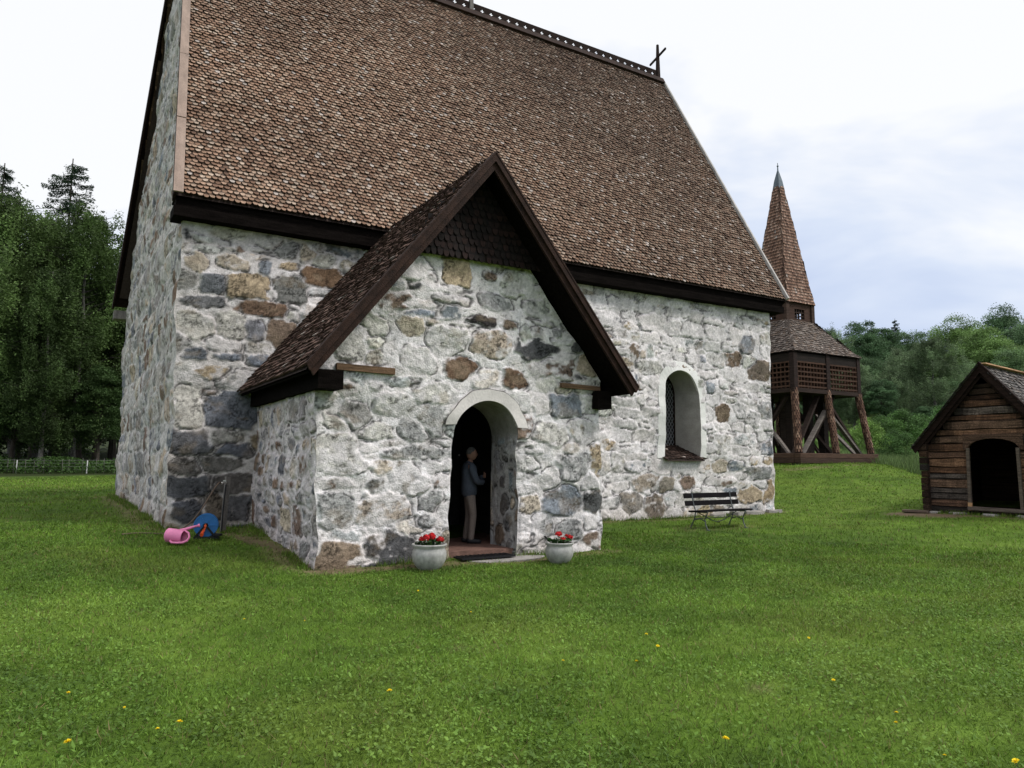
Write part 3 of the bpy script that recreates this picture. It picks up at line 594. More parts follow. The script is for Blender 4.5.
# ---- shingles
PAL_MAIN = np.array([(.27, .168, .118), (.33, .212, .152), (.39, .265, .198), (.20, .122, .086), (.44, .325, .255), (.50, .40, .33), (.30, .20, .145), (.37, .26, .19)]) * np.array([.86, .82, .76])
def shingles(P0, Ud, Vd, lu, lv, w, ex, rng, pal, weights, raise_=.034, thick=.022, tip='round', clip=None, white=.02, tone=None, jit=1.0, cover=.42):
    """overlapping shingles laid in courses on the plane P0 + u*Ud + v*Vd; v runs up the slope"""
    Ud = np.array(Ud, float); Vd = np.array(Vd, float); N = np.cross(Ud, Vd); N /= np.linalg.norm(N)
    rows = int(lv / ex) + 1; cols = int(lu / w) + 2
    ii, jj = np.meshgrid(np.arange(cols), np.arange(rows), indexing='ij'); ii = ii.ravel(); jj = jj.ravel(); k = len(ii)
    cu = (ii - .5 * (jj % 2)) * w + rng.uniform(-.012, .012, k) * jit * w / .1; cv = jj * ex + rng.uniform(-.010, .010, k) * jit * ex / .1
    ok = (cu > -.3 * w) & (cu < lu + .3 * w) & (cv < lv)
    if clip is not None: ok &= clip(cu, cv)
    cu, cv = cu[ok], cv[ok]; k = len(cu)
    L = ex * 2.35
    if tip == 'round': prof = [(-.47, .80), (-.43, .42), (-.24, .07), (0, 0), (.24, .07), (.43, .42), (.47, .80)]
    elif tip == 'point': prof = [(-.47, .75), (-.46, .42), (-.16, .02), (0, 0), (.16, .02), (.46, .42), (.47, .75)]
    else: prof = [(-.47, .4), (-.47, .04), (-.2, .0), (0, 0), (.2, 0), (.47, .04), (.47, .4)]
    top = [(.42, 2.35), (-.42, 2.35)]
    ps = np.array(prof + top); npf = len(prof)
    sw = rng.uniform(.9, 1.04, k)[:, None] * w; an = rng.normal(0, .03, k)[:, None] * jit
    lx = ps[None, :, 0] * sw; ly = ps[None, :, 1] * ex * np.ones((k, 1))
    ly = np.minimum(ly, (lv - cv)[:, None] + .01)
    lx2 = lx * np.cos(an) - ly * np.sin(an); ly2 = lx * np.sin(an) + ly * np.cos(an)
    hgt = (raise_ * rng.uniform(.75, 1.35, k))[:, None] * (1 - ly / (L)) + .006
    tl = rng.normal(0, .06, k)[:, None] * lx
    up = P0 + (cu[:, None] + lx2)[..., None] * Ud + (cv[:, None] + ly2)[..., None] * Vd + (hgt + tl)[..., None] * N
    lo = up[:, :npf] - thick * N
    V = np.concatenate([up, lo], 1); nvp = npf + 2 + npf
    fl = [list(range(npf)), [npf - 1, npf, npf + 1, 0]]
    for q in range(npf - 1): fl.append([npf + 2 + q, npf + 2 + q + 1, q + 1, q])
    base = np.concatenate([np.array(f) for f in fl]); tot = np.array([len(f) for f in fl])
    loops = (base[None] + (np.arange(k) * nvp)[:, None]).ravel(); tots = np.tile(tot, k); st = np.concatenate([[0], np.cumsum(tots)[:-1]])
    c = pal[rng.choice(len(pal), k, p=weights)] * rng.uniform(.8, 1.2, k)[:, None]
    if tone is not None: c = c * tone(cu, cv)[:, None]
    wsel = rng.rand(k) < white; c[wsel] = np.array([.40, .34, .30]) * rng.uniform(.75, 1.15, wsel.sum())[:, None]
    cf = np.repeat(c[:, None], len(fl), 1); cf[:, 1] *= cover; cf[:, 2:] *= .4  # covered upper parts and lips darkened to imitate shade in the gaps
    return V.reshape(-1, 3), loops, st, tots, cf.reshape(-1, 3)
def join_raw(parts):
    Vs, Ls, Ts, Cs = [], [], [], []; o = 0
    for V, l, s, t, c in parts: Vs.append(V); Ls.append(l + o); Ts.append(t); Cs.append(c); o += len(V)
    T = np.concatenate(Ts); return np.vstack(Vs), np.concatenate(Ls), np.concatenate([[0], np.cumsum(T)[:-1]]), T, np.vstack(Cs)
def sheet(pts, c=(.05, .035, .03)):
    n = len(pts); return np.array(pts, float), np.arange(n), np.array([0]), np.array([n]), np.array([c])
rng = np.random.RandomState(7)
WT = np.array([.15, .17, .15, .11, .14, .11, .1, .07])
lv = math.hypot(YR - (Y0 - OY), ZR - ZE); vs = np.array([0, (YR - Y0 + OY) / lv, (ZR - ZE) / lv])
XW, XE, XRW = X0 - .2, X1 + .385, 2.04                     # west eave corner, east verge, west end of ridge
lean = (XRW - XW) / lv
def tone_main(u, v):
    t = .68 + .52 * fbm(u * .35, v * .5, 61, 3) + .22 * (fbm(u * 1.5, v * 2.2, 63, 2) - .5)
    return t * (1 - .25 * sstep(4, 11, v)) * (1 - .34 * sstep(2, 14, u)) * .93  # upper and right parts darkened to imitate shading at a glancing view
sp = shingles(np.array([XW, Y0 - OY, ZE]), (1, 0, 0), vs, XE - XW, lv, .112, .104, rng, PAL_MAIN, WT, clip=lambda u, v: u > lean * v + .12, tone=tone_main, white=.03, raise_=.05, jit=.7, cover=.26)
base = sheet([np.array([XW, Y0 - OY + .03, ZE - .02]), np.array([XE, Y0 - OY + .03, ZE - .02]), np.array([XE, YR, ZR - .03]), np.array([XRW, YR, ZR - .03])])
nv_ = np.array([0, -(YR - Y0 + OY) / lv, (ZR - ZE) / lv])
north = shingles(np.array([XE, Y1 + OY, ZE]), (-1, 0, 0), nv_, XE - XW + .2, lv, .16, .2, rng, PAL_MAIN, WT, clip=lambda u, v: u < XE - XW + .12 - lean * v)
nbase = sheet([np.array([XE, Y1 + OY - .03, ZE - .02]), np.array([XW - .27, Y1 + OY - .03, ZE - .02]), np.array([XRW, YR, ZR - .03]), np.array([XE, YR, ZR - .03])])
V, l, s_, t_, c_ = join_raw([sp, base, north, nbase])
nave_roof = link_mesh('nave_roof', raw_mesh('nave_roof', V - CO, l, s_, t_, c_, 'FACE'), M['shingle'], church)
# verge boards, eaves beam, soffit
NRM = np.array([0, -(ZR - ZE) / lv, (YR - Y0 + OY) / lv])
def slab(mb, a, b, wvec, hvec, c=(1, 1, 1)):
    a, b, wv, hv = map(lambda q: np.array(q, float), (a, b, wvec, hvec))
    V = [a, a + wv, a + wv + hv, a + hv, b, b + wv, b + wv + hv, b + hv]
    mb.add(V, [(0, 1, 2, 3), (7, 6, 5, 4), (0, 4, 5, 1), (1, 5, 6, 2), (2, 6, 7, 3), (3, 7, 4, 0)], c)
mb = MB()
a = np.array([XW - .03, Y0 - OY - .05, ZE - .02]); b = np.array([XRW - .03, YR, ZR + .05])
nseg = 5
for k in range(nseg):
    slab(mb, a + (b - a) * k / nseg + NRM * .045 * (k % 2 * .15 + 1), a + (b - a) * ((k + 1) / nseg - .002) + NRM * .045 * (k % 2 * .15 + 1), (.175, 0, 0), NRM * .03)
mb.build('bargeboard', M['verge'], nave_roof, CO)
mb = MB()
slab(mb, a + np.array([.01, 0, 0]), b + np.array([.01, 0, 0]), (.05, 0, 0), NRM * -.2)
# north slope verge: broad dark board seen from below at the west end
an = np.array([X0 - .27 - .38, Y1 + .42, ZE - .35]); bn = np.array([XRW - .18, YR, ZR - .05])
NRN = np.array([0, (ZR - ZE) / lv, (YR - Y0 + OY) / lv])
slab(mb, an + NRN * .25, bn + NRN * .2, (.65, 0, 0), NRN * -.06)
slab(mb, an + NRN * .2, bn + NRN * .15, (.05, 0, 0), NRN * -.22)
mb.build('bargeboard', M['tar_wood'], nave_roof, CO)
mb = MB(); mb.box((X0 - .62, Y1 - .2, ZE - .75), (X0 + .1, Y1 + .25, ZE - .5)); mb.build('wall_plate_end', M['grey_post'], nave_roof, CO)
mb = MB(); slab(mb, (XE - .05, Y0 - OY - .02, ZE + .0), (XE - .05, YR, ZR + .02), (.07, 0, 0), NRM * .11)
mb.build('bargeboard', M['grey_board'], nave_roof, CO)
mb = MB(); slab(mb, (XE - .04, Y0 - OY, ZE - .04), (XE - .04, YR, ZR - .04), (.04, 0, 0), NRM * -.18); slab(mb, (XE, Y1 + OY, ZE), (XE, YR, ZR), (-.06, 0, 0), NRN * -.2)
mb.build('bargeboard', M['tar_wood'], nave_roof, CO)
mb = MB(); mb.box((X0 - .19, Y0 - .30, 6.20), (X1 + .34, Y0 + .25, 6.40)); mb.box((X0 - .15, Y0 - .24, 6.402), (X1 + .34, Y0 + .2, 6.60))
mb.build('eaves_beam', M['black_wood'], nave_roof, CO)
mb = MB(); mb.box((XW + .03, Y0 - OY + .05, ZE - .03), (XE - .06, Y0 + .3, ZE + .0)); mb.build('soffit', M['black_wood'], nave_roof, CO)
# ridge crest with plus shaped openings
mb = MB(); step = .335; xx = XRW + .05
cx_ = [0, .095, .142, .193, .240, step]; cz_ = [0, .10, .147, .198, .245, .345]
hole = {(2, 1), (1, 2), (2, 2), (3, 2), (2, 3)}
while xx + step < XE - .12:
    for p in range(5):
        # merge the solid column runs
        q = 0
        while q < 5:
            if (p, q) in hole: q += 1; continue
            q2 = q
            while q2 + 1 < 5 and (p, q2 + 1) not in hole: q2 += 1
            mb.box((xx + cx_[p], YR - .02, ZR + .02 + cz_[q]), (xx + cx_[p + 1], YR + .02, ZR + .02 + cz_[q2 + 1])); q = q2 + 1
    xx += step
mb.build('ridge_crest', M['tar_wood'], nave_roof, CO)
mb = MB(); slab(mb, (XRW, YR - .16, ZR - .20), (XE - .02, YR - .16, ZR - .20), NRM * .09, np.array([0, .12, .22])); slab(mb, (XRW, YR + .16, ZR - .20), (XE - .02, YR + .16, ZR - .20), NRN * .09, np.array([0, -.12, .22]))
mb.build('ridge_board', M['red_brown'], nave_roof, CO)
def cross(x, y, z, hgt, arm, name='ridge_cross', mt='tar_wood'):
    mb = MB(); mb.beam((x, y, z), (x, y, z + hgt), .15, .13, up=(0, 1, 0), taper=.5)
    d = np.array([.25, .97, 0]); c = np.array([x, y, z + hgt * .68])
    mb.beam(c - d * arm, c + d * arm, .055, .07)
    mb.build(name, M[mt], nave_roof, CO)
cross(XE - .17, YR, ZR - .1, 1.52, .62)
cross(on_y(471, 12, YR)[0], YR, ZR - .15, 1.7, .62, mt='grey_post')

# ---- porch roof
plv = math.hypot(PHW, PZR - PZE); rngp = np.random.RandomState(9)
PAL_P = np.array([(.10, .060, .046), (.14, .088, .068), (.19, .128, .102), (.075, .045, .036), (.24, .17, .14)]); WP = np.array([.28, .27, .2, .15, .1])
PAL_P = PAL_P * np.array([.88, .82, .80])
vl = np.array([PHW / plv, 0, (PZR - PZE) / plv]); vr = np.array([-PHW / plv, 0, (PZR - PZE) / plv])
def valley(u_is_y0):
    def f(u, v):
        y = (15.25 - u) if u_is_y0 else (PYF + u); z = PZE + v * (PZR - PZE) / plv
        ymax = np.where(z < ZE, Y0 - .02, Y0 - OY + (z - ZE) / NSL + .1); return y < ymax
    return f
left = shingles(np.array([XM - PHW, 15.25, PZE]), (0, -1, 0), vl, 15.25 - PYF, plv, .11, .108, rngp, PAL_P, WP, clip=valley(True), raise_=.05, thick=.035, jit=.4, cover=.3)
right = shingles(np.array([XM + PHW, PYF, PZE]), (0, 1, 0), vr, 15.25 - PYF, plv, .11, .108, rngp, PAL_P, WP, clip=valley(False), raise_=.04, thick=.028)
sl = sheet([(XM - PHW, Y0, PZE - .02), (XM - PHW, PYF, PZE - .02), (XM, PYF, PZR - .02), (XM, Y0 - .2, PZR - .02)]); sr = sheet([(XM + PHW, PYF, PZE - .02), (XM + PHW, Y0, PZE - .02), (XM, Y0 - .2, PZR - .02), (XM, PYF, PZR - .02)])
V, l, s_, t_, c_ = join_raw([left, right, sl, sr])
porch_roof = link_mesh('porch_roof', raw_mesh('porch_roof', V - CO, l, s_, t_, c_, 'FACE'), M['shingle'], church)
def rake_board(mb, xm, zap, sl, run, t0, t1, y0, y1, sg, end=0.0):
    """board along a rake, mitred at the apex: t0 / t1 are upright offsets of its top and bottom edge"""
    x1 = xm + sg * run; z1 = zap - sl * run; k = end * sg
    V = [(xm, zap + t0), (x1 + k * .3, z1 + t0 - abs(k) * .3 * sl), (x1 - sg * (t0 - t1) * .35, z1 + t1 + (t0 - t1) * .35 * sl), (xm, zap + t1)]
    P = [(x, y0, z) for x, z in V] + [(x, y1, z) for x, z in V]
    F = [(0, 1, 2, 3), (7, 6, 5, 4)] + [(i, 4 + i, 4 + (i + 1) % 4, (i + 1) % 4) for i in range(4)]
    mb.add(P, F if sg > 0 else [tuple(reversed(f)) for f in F])
for sg in (-1, 1):
    apex = np.array([XM, PYF, PZR]); tip = np.array([XM + sg * PHW, PYF, PZE]); d = tip - apex; dn = np.array([-sg * d[2], 0, sg * d[0]]) / np.linalg.norm(d)
    dn = dn if dn[2] > 0 else -dn
    mb = MB()
    rake_board(mb, XM, PZR, PSL, PHW - .02, .03, -.235, PYF - .02, PYF + .03, sg)
    rake_board(mb, XM, PZR, PSL, PHW, .045, -.09, PYF - .065, PYF - .021, sg)
    rake_board(mb, XM, PZR, PSL, PHW + .01, .088, .046, PYF - .075, PYF + .10, sg)
    mb.build('bargeboard', M['red_brown'], porch_roof, CO)
    mb = MB()                                                  # boarded underside
    slab(mb, apex + dn * -.05 + np.array([0, .035, 0]), tip + dn * -.05 + np.array([0, .035, 0]), (0, 4.6, 0), dn * -.035)
    mb.build('soffit', M['black_wood'], porch_roof, CO)
for lo, hi in (((XA - .13, YP - .40, 2.67), (XA + .25, Y0, 2.95)), ((XB - .20, YP - .20, 2.60), (XB + .12, Y0, 2.93)), ((XB + .13, YP - .1, 2.86), (XB + .30, Y0, 3.0))):
    mb = MB(); mb.box(lo, hi); mb.build('wall_plate', M['black_wood'], porch_roof, CO)
# dark shingled gable panel
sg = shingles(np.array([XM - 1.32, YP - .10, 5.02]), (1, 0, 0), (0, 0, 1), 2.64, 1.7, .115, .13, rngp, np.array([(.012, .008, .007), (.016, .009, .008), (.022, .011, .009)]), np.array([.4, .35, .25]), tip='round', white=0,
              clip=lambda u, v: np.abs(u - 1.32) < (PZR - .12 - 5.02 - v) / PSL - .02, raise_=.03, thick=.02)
sb = sheet([(XM - 1.42, YP - .095, 5.03), (XM + 1.42, YP - .095, 5.03), (XM, YP - .095, PZR - .1)], (.02, .014, .011))
V, l, s_, t_, c_ = join_raw([sg, sb]); link_mesh('gable_panel', raw_mesh('gable_panel', V - CO, l, s_, t_, c_, 'FACE'), M['shingle'], porch_roof)
# timber ends laid in the masonry
for p, q, h_ in (((XA + .25, YP - .01, 3.05), (4.46, YP - .02, 3.03), .10), ((7.68, YP - .02, 3.0), (XB - .05, YP - .01, 2.98), .085)):
    mb = MB(); mb.beam(p, q, .14, h_, (.14, .085, .05)); mb.build('tie_beam', M['wood_attr'], porch_roof, CO)
# ---- inside of the porch
mb = MB(); mb.box((4.15, 11.95, -.3), (7.75, 15.1, .125)); mb.box((5.42, YP + .12, -.3), (6.84, 11.95, .128)); mb.build('porch_floor', M['brick'], church, CO)
mb = MB(); mb.box((4.1, 11.9, .13), (4.15, 15.12, 2.9)); mb.box((7.75, 11.9, .13), (7.8, 15.12, 2.9)); mb.box((4.15, 15.06, .13), (7.75, 15.11, 2.9)); mb.box((4.1, 11.9, 2.9), (7.8, 15.11, 2.95))
mb.box((4.15, 11.925, .13), (5.40, 11.96, 2.9)); mb.box((6.86, 11.925, .13), (7.75, 11.96, 2.9)); mb.box((5.40, 11.925, 2.7), (6.86, 11.96, 2.9))
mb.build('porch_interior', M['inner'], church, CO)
mb = MB()
for k in range(6): mb.box((6.3 + k * .2, 15.02, .14), (6.495 + k * .2, 15.055, 2.3), (.05, .02, .015))
mb.build('inner_door', M['wood_attr'], church, CO)
# shingled window sill
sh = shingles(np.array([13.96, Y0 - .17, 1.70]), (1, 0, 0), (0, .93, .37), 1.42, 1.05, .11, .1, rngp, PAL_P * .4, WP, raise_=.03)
ss = sheet([(13.97, Y0 - .16, 1.68), (15.36, Y0 - .16, 1.68), (15.3, Y0 + .9, 2.09), (14.02, Y0 + .9, 2.09)]); ss2 = sheet([(13.97, Y0 - .16, 1.66), (15.36, Y0 - .16, 1.66), (15.36, Y0 - .16, 1.71), (13.97, Y0 - .16, 1.71)])
V, l, s_, t_, c_ = join_raw([sh, ss, ss2]); link_mesh('window_sill', raw_mesh('window_sill', V - WO, l, s_, t_, c_, 'FACE'), M['shingle'], win)
# footing stones along the south wall
rngf = random.Random(5)
for (x, w) in ((15.9, .6), (16.6, .55), (17.3, .9), (18.2, .75)):
    z = gz(x, 14.95); n = 9; mb = MB()
    lo = []; hi = []
    for k in range(n):
        t = 2 * math.pi * k / n; r = rngf.uniform(.8, 1.1); lo.append((x + w / 2 * r * math.cos(t), 15.0 + .22 * r * math.sin(t), z - .15)); hi.append((x + w / 2 * r * .9 * math.cos(t), 15.0 + .2 * r * math.sin(t), z + rngf.uniform(.05, .1)))
    mb.add(lo + hi, [tuple(range(n, 2 * n))] + [(k, (k + 1) % n, n + (k + 1) % n, n + k) for k in range(n)])
    mb.build('footing_stone', M['slab'], church, CO)
# ================================================================== BELL TOWER
BC = np.array([31.74, 25.20, 1.58])
belfry = tag(empty('bell_tower', tuple(BC)), 'open timber bell tower with shingle-clad posts and a tall shingled spire behind the church', 'bell tower')
rb = np.random.RandomState(21); rrb = random.Random(21)
def frame4(mb, s, z0, z1, w, c, o=0.0):
    for sg in (-1, 1):
        mb.box((-s - .14 + o, sg * s - w / 2 + o, z0), (s + .14 + o, sg * s + w / 2 + o, z1), c)
        mb.box((sg * s - w / 2 + o, -s + w / 2 + .002 + o, z0 + .003), (sg * s + w / 2 + o, s - w / 2 - .002 + o, z1 - .003), c)
mb = MB()
for k in range(2): frame4(mb, 2.8, .05 + k * .235, .28 + k * .235, .34, [(.05, .03, .021), (.075, .043, .029)][k], -.28)
for x in (-1.7, -.3, 1.2): mb.box((x - .14, -2.9, .1), (x + .14, 2.35, .42), (.04, .028, .02))
mb.build('sill_frame', M['wood_attr'], belfry, bevel=.02)
for sx in (-1, 1):
    for sy in (-1, 1): mb = MB(); mb.box((sx * 2.7 - .5, sy * 2.7 - .5, -.5), (sx * 2.7, sy * 2.7, .045), (.03, .025, .02)); mb.build('foundation_block', M['wood_attr'], belfry, bevel=.03)
PAL_B = np.array([(.085, .045, .030), (.12, .065, .043), (.17, .10, .068), (.06, .033, .023), (.23, .15, .105)]); WB_ = np.array([.25, .27, .22, .13, .13])
def clad_post(p, q, r):
    p = np.array(p, float); q = np.array(q, float); d = q - p; ln = np.linalg.norm(d); d /= ln
    a = np.cross(d, [0, 1, 0]); a /= np.linalg.norm(a); b = np.cross(d, a)
    mb = MB(); mb.tube([p, q], r * .9, 10, (.018, .011, .009))
    n = 9; ex = .135; rows = int(ln / ex)
    for j in range(rows):
        for k in range(n):
            t = 2 * math.pi * (k + .5 * (j % 2)) / n; w = math.pi / n * .66
            c = tuple(PAL_B[rrb.choices(range(5), WB_)[0]] * rrb.uniform(.8, 1.25))
            zz = j * ex; V = []; c = tuple(np.array(c) * 1.0)
            for (ang, h_, rr_) in ((-w, .05, 1.10), (-w * .45, 0, 1.12), (w * .45, 0, 1.12), (w, .05, 1.10), (w * .9, .2, .92), (-w * .9, .2, .92)):
                V.append(p + d * min(zz + h_, ln) + (a * math.cos(t + ang) + b * math.sin(t + ang)) * r * rr_)
            mb.add(V, [(0, 1, 2, 3, 4, 5)], c)
    return mb
SB, ST, ZP, ZT_ = 2.72, 2.42, 3.55, 5.3       # post foot / head half spacing, gallery floor, plate (above the base)
for (ax, ay) in ((-1, -1), (0, -1), (1, -1), (1, 0), (1, 1), (0, 1), (-1, 1), (-1, 0)):
    clad_post((ax * SB - .27, ay * SB - .27, .52), (ax * ST, ay * ST, ZP + .02), .165).build('post', M['shingle'], belfry)
for (ax, ay) in ((-1, -1), (0, -1), (1, -1), (1, 0), (1, 1), (0, 1), (-1, 1), (-1, 0)): mb = MB(); mb.box((ax * ST - .13, ay * ST - .13, ZP), (ax * ST + .13, ay * ST + .13, ZT_), (.022, .013, .011)); mb.build('gallery_post', M['wood_attr'], belfry)
def braces(cols, name):
    mb = MB()
    for (p, q, w, h) in cols: mb.beam(p, q, w, h, (.15, .13, .115) if name == 'grey_brace' else (.028, .018, .014), up=(0, 1, .1))
    mb.build('brace', M['wood_attr'], belfry)
for sg in (-1, 1):
    # along the south and north faces, then the west and east faces
    braces([((-2.5, sg * 2.35, .5), (-.25, sg * 2.05, 3.3), .12, .24)], 'dark')
    braces([((2.5, sg * 2.35, .5), (.25, sg * 2.05, 3.3), .12, .24)], 'dark')
    braces([((-2.2, sg * 2.58, .5), (-.1, sg * 2.35, 2.6), .10, .22)], 'grey_brace')
    braces([((2.2, sg * 2.58, .5), (.3, sg * 2.35, 2.4), .10, .22)], 'grey_brace')
    braces([((sg * 2.5, -2.1, .5), (sg * 2.25, -.1, 2.6), .22, .10)], 'grey_brace')
    braces([((sg * 2.4, 2.1, .5), (sg * 2.1, .1, 3.2), .22, .12)], 'dark')
    braces([((sg * 2.2, sg * -.3, .5), (sg * 1.9, sg * 1.6, 3.3), .18, .12), ((-1.2, sg * 2.0, .5), (1.2, sg * 1.9, 3.4), .12, .2)], 'dark')
    braces([((sg * 1.4, -1.6, .5), (0, 0, 3.4), .2, .14), ((sg * 1.4, 1.6, .5), (0, 0, 3.4), .2, .14)], 'dark')
for x in (-1.2, .15, 1.3):
    for y in (-1.2, 1.2): mb = MB(); mb.box((x - .17, y - .17, .4), (x + .17, y + .17, 5.1), (.022, .015, .012)); mb.build('inner_post', M['wood_attr'], belfry)
mb = MB(); mb.box((-.22, -.22, .4), (.22, .22, 7.0), (.045, .032, .025)); mb.build('central_mast', M['wood_attr'], belfry)
mb = MB(); mb.box((-ST - .1, -ST - .1, ZP - .12), (ST + .1, ST + .1, ZP + .02), (.03, .02, .016)); frame4(mb, ST + .06, ZP - .16, ZP + .04, .14, (.028, .017, .013))
mb.build('gallery_floor', M['wood_attr'], belfry)
for (nx, ny) in ((0, -1), (1, 0), (0, 1), (-1, 0)):
    mb = MB()
    def P_(a, o, z): return (a, ny * o, z) if nx == 0 else (nx * o, a, z)
    for a in np.arange(-ST + .2, ST, .235):
        if abs(a) > .18: mb.beam(P_(a, ST + .05, ZP + .05), P_(a, ST + .05, ZP + 1.28), .085, .03, (.075, .038, .025), up=(ny, nx, 0))
    for z in np.arange(ZP + .14, ZP + 1.3, .23): mb.beam(P_(-ST, ST + .085, z), P_(ST, ST + .085, z), .03, .075, (.065, .034, .022))
    mb.build('lattice', M['wood_attr'], belfry)
    mb = MB(); mb.beam(P_(-ST - .12, ST + .06, ZP + 1.5), P_(ST + .12, ST + .06, ZP + 1.5), .06, .45, (.016, .011, .009)); mb.build('fascia', M['wood_attr'], belfry)
mb = MB(); mb.box((-ST, -ST, ZP + 1.55), (ST, ST, ZP + 1.6), (.012, .01, .009)); mb.build('gallery_ceiling', M['wood_attr'], belfry)
def hip_roof(s0, z0, s1, z1, w, ex, pal, wt, name, tip, flare=0.0, tone_by_face=(1, 1, 1, 1), raise_=.035):
    parts = []
    for f in range(4):
        ang = f * math.pi / 2; c, s = math.cos(ang), math.sin(ang)
        rot = lambda x, y: np.array([x * c - y * s, x * s + y * c, 0])
        zs = [(s0, z0), (s1, z1)]
        if flare: zs = [(s0, z0), (s0 - (s0 - s1) * .10 - flare, z0 + (z1 - z0) * .10), (s1, z1)]
        for (sa, za), (sb, zb) in zip(zs[:-1], zs[1:]):
            ln = math.hypot(sa - sb, zb - za)
            P0 = rot(-sa, -sa) + np.array([0, 0, za]); Ud = rot(1, 0); Vd = rot(0, sa - sb) / ln + np.array([0, 0, (zb - za) / ln])
            clip = lambda u, v, sa=sa, sb=sb, ln=ln: np.abs(u - sa) < sa - (sa - sb) * v / ln - w * .35
            tf = tone_by_face[f]
            parts.append(shingles(P0, Ud, Vd, 2 * sa, ln, w, ex, rb, pal * tf, wt, tip=tip, clip=clip, raise_=raise_, white=.01, jit=.7))
            parts.append(sheet([rot(-sa, -sa) + [0, 0, za], rot(sa, -sa) + [0, 0, za], rot(sb, -sb) + [0, 0, zb], rot(-sb, -sb) + [0, 0, zb]], (.035, .022, .016)))
    V, l, s_, t_, c_ = join_raw(parts); return link_mesh(name, raw_mesh(name, V, l, s_, t_, c_, 'FACE'), M['shingle'], belfry)
PAL_G = np.array([(.17, .135, .115), (.22, .18, .155), (.14, .105, .085), (.27, .23, .20), (.2, .145, .11)])
hip_roof(2.62, 5.32, 1.02, 7.22, .15, .15, PAL_G * .9, WB_, 'lower_roof', 'flat', flare=.06, raise_=.05)
hip_roof(1.14, 8.14, .17, 14.6, .12, .17, np.array([(.25, .145, .10), (.31, .19, .138), (.21, .12, .083), (.37, .25, .19), (.17, .095, .068)]), WB_, 'spire', 'flat', flare=.05, raise_=.04)
mb = MB(); V = []
for s, z in ((.21, 14.5), (.15, 14.95), (.025, 15.55), (.02, 15.75)):
    V += [(-s, -s, z), (s, -s, z), (s, s, z), (-s, s, z)]
mb.add(V, [(i * 4 + k, i * 4 + (k + 1) % 4, i * 4 + 4 + (k + 1) % 4, i * 4 + 4 + k) for i in range(3) for k in range(4)] + [(3, 2, 1, 0), (12, 13, 14, 15)])
mb.tube([(0, 0, 15.7), (0, 0, 15.95)], .018, 6); mb.lathe([(.01, 15.72), (.06, 15.78), (.01, 15.84)], 10)
mb.build('spire_cap', M['lead_cap'], belfry)
mb = MB(); LS = .98
for sx in (-1, 1):
    for sy in (-1, 1): mb.box((sx * LS - .12, sy * LS - .12, 7.0), (sx * LS + .12, sy * LS + .12, 8.2), (.05, .03, .022))
for z0, z1 in ((7.0, 7.35), (7.85, 8.2)):
    for sg in (-1, 1):
        mb.box((-LS + .12, sg * LS - .05, z0), (LS - .12, sg * LS + .05, z1), (.06, .034, .024)); mb.box((sg * LS - .05, -LS + .12, z0), (sg * LS + .05, LS - .12, z1), (.06, .034, .024))
for sg in (-1, 1):                                      # boards either side of each latticed opening
    for a in (-1, 1):
        mb.box((a * .62 - .24, sg * LS - .045, 7.351), (a * .62 + .24, sg * LS + .045, 7.849), (.055, .03, .022)); mb.box((sg * LS - .045, a * .62 - .24, 7.351), (sg * LS + .045, a * .62 + .24, 7.849), (.055, .03, .022))
    for q in (-.19, 0, .19):
        mb.box((q - .025, sg * LS - .02, 7.351), (q + .025, sg * LS + .02, 7.849), (.04, .025, .02)); mb.box((sg * LS - .02, q - .025, 7.351), (sg * LS + .02, q + .025, 7.849), (.04, .025, .02))
    for z in (7.5, 7.68):
        mb.box((-.38, sg * LS - .018, z - .02), (.38, sg * LS + .018, z + .02), (.04, .025, .02)); mb.box((sg * LS - .018, -.38, z - .02), (sg * LS + .018, .38, z + .02), (.04, .025, .02))
mb.build('lantern', M['wood_attr'], belfry)

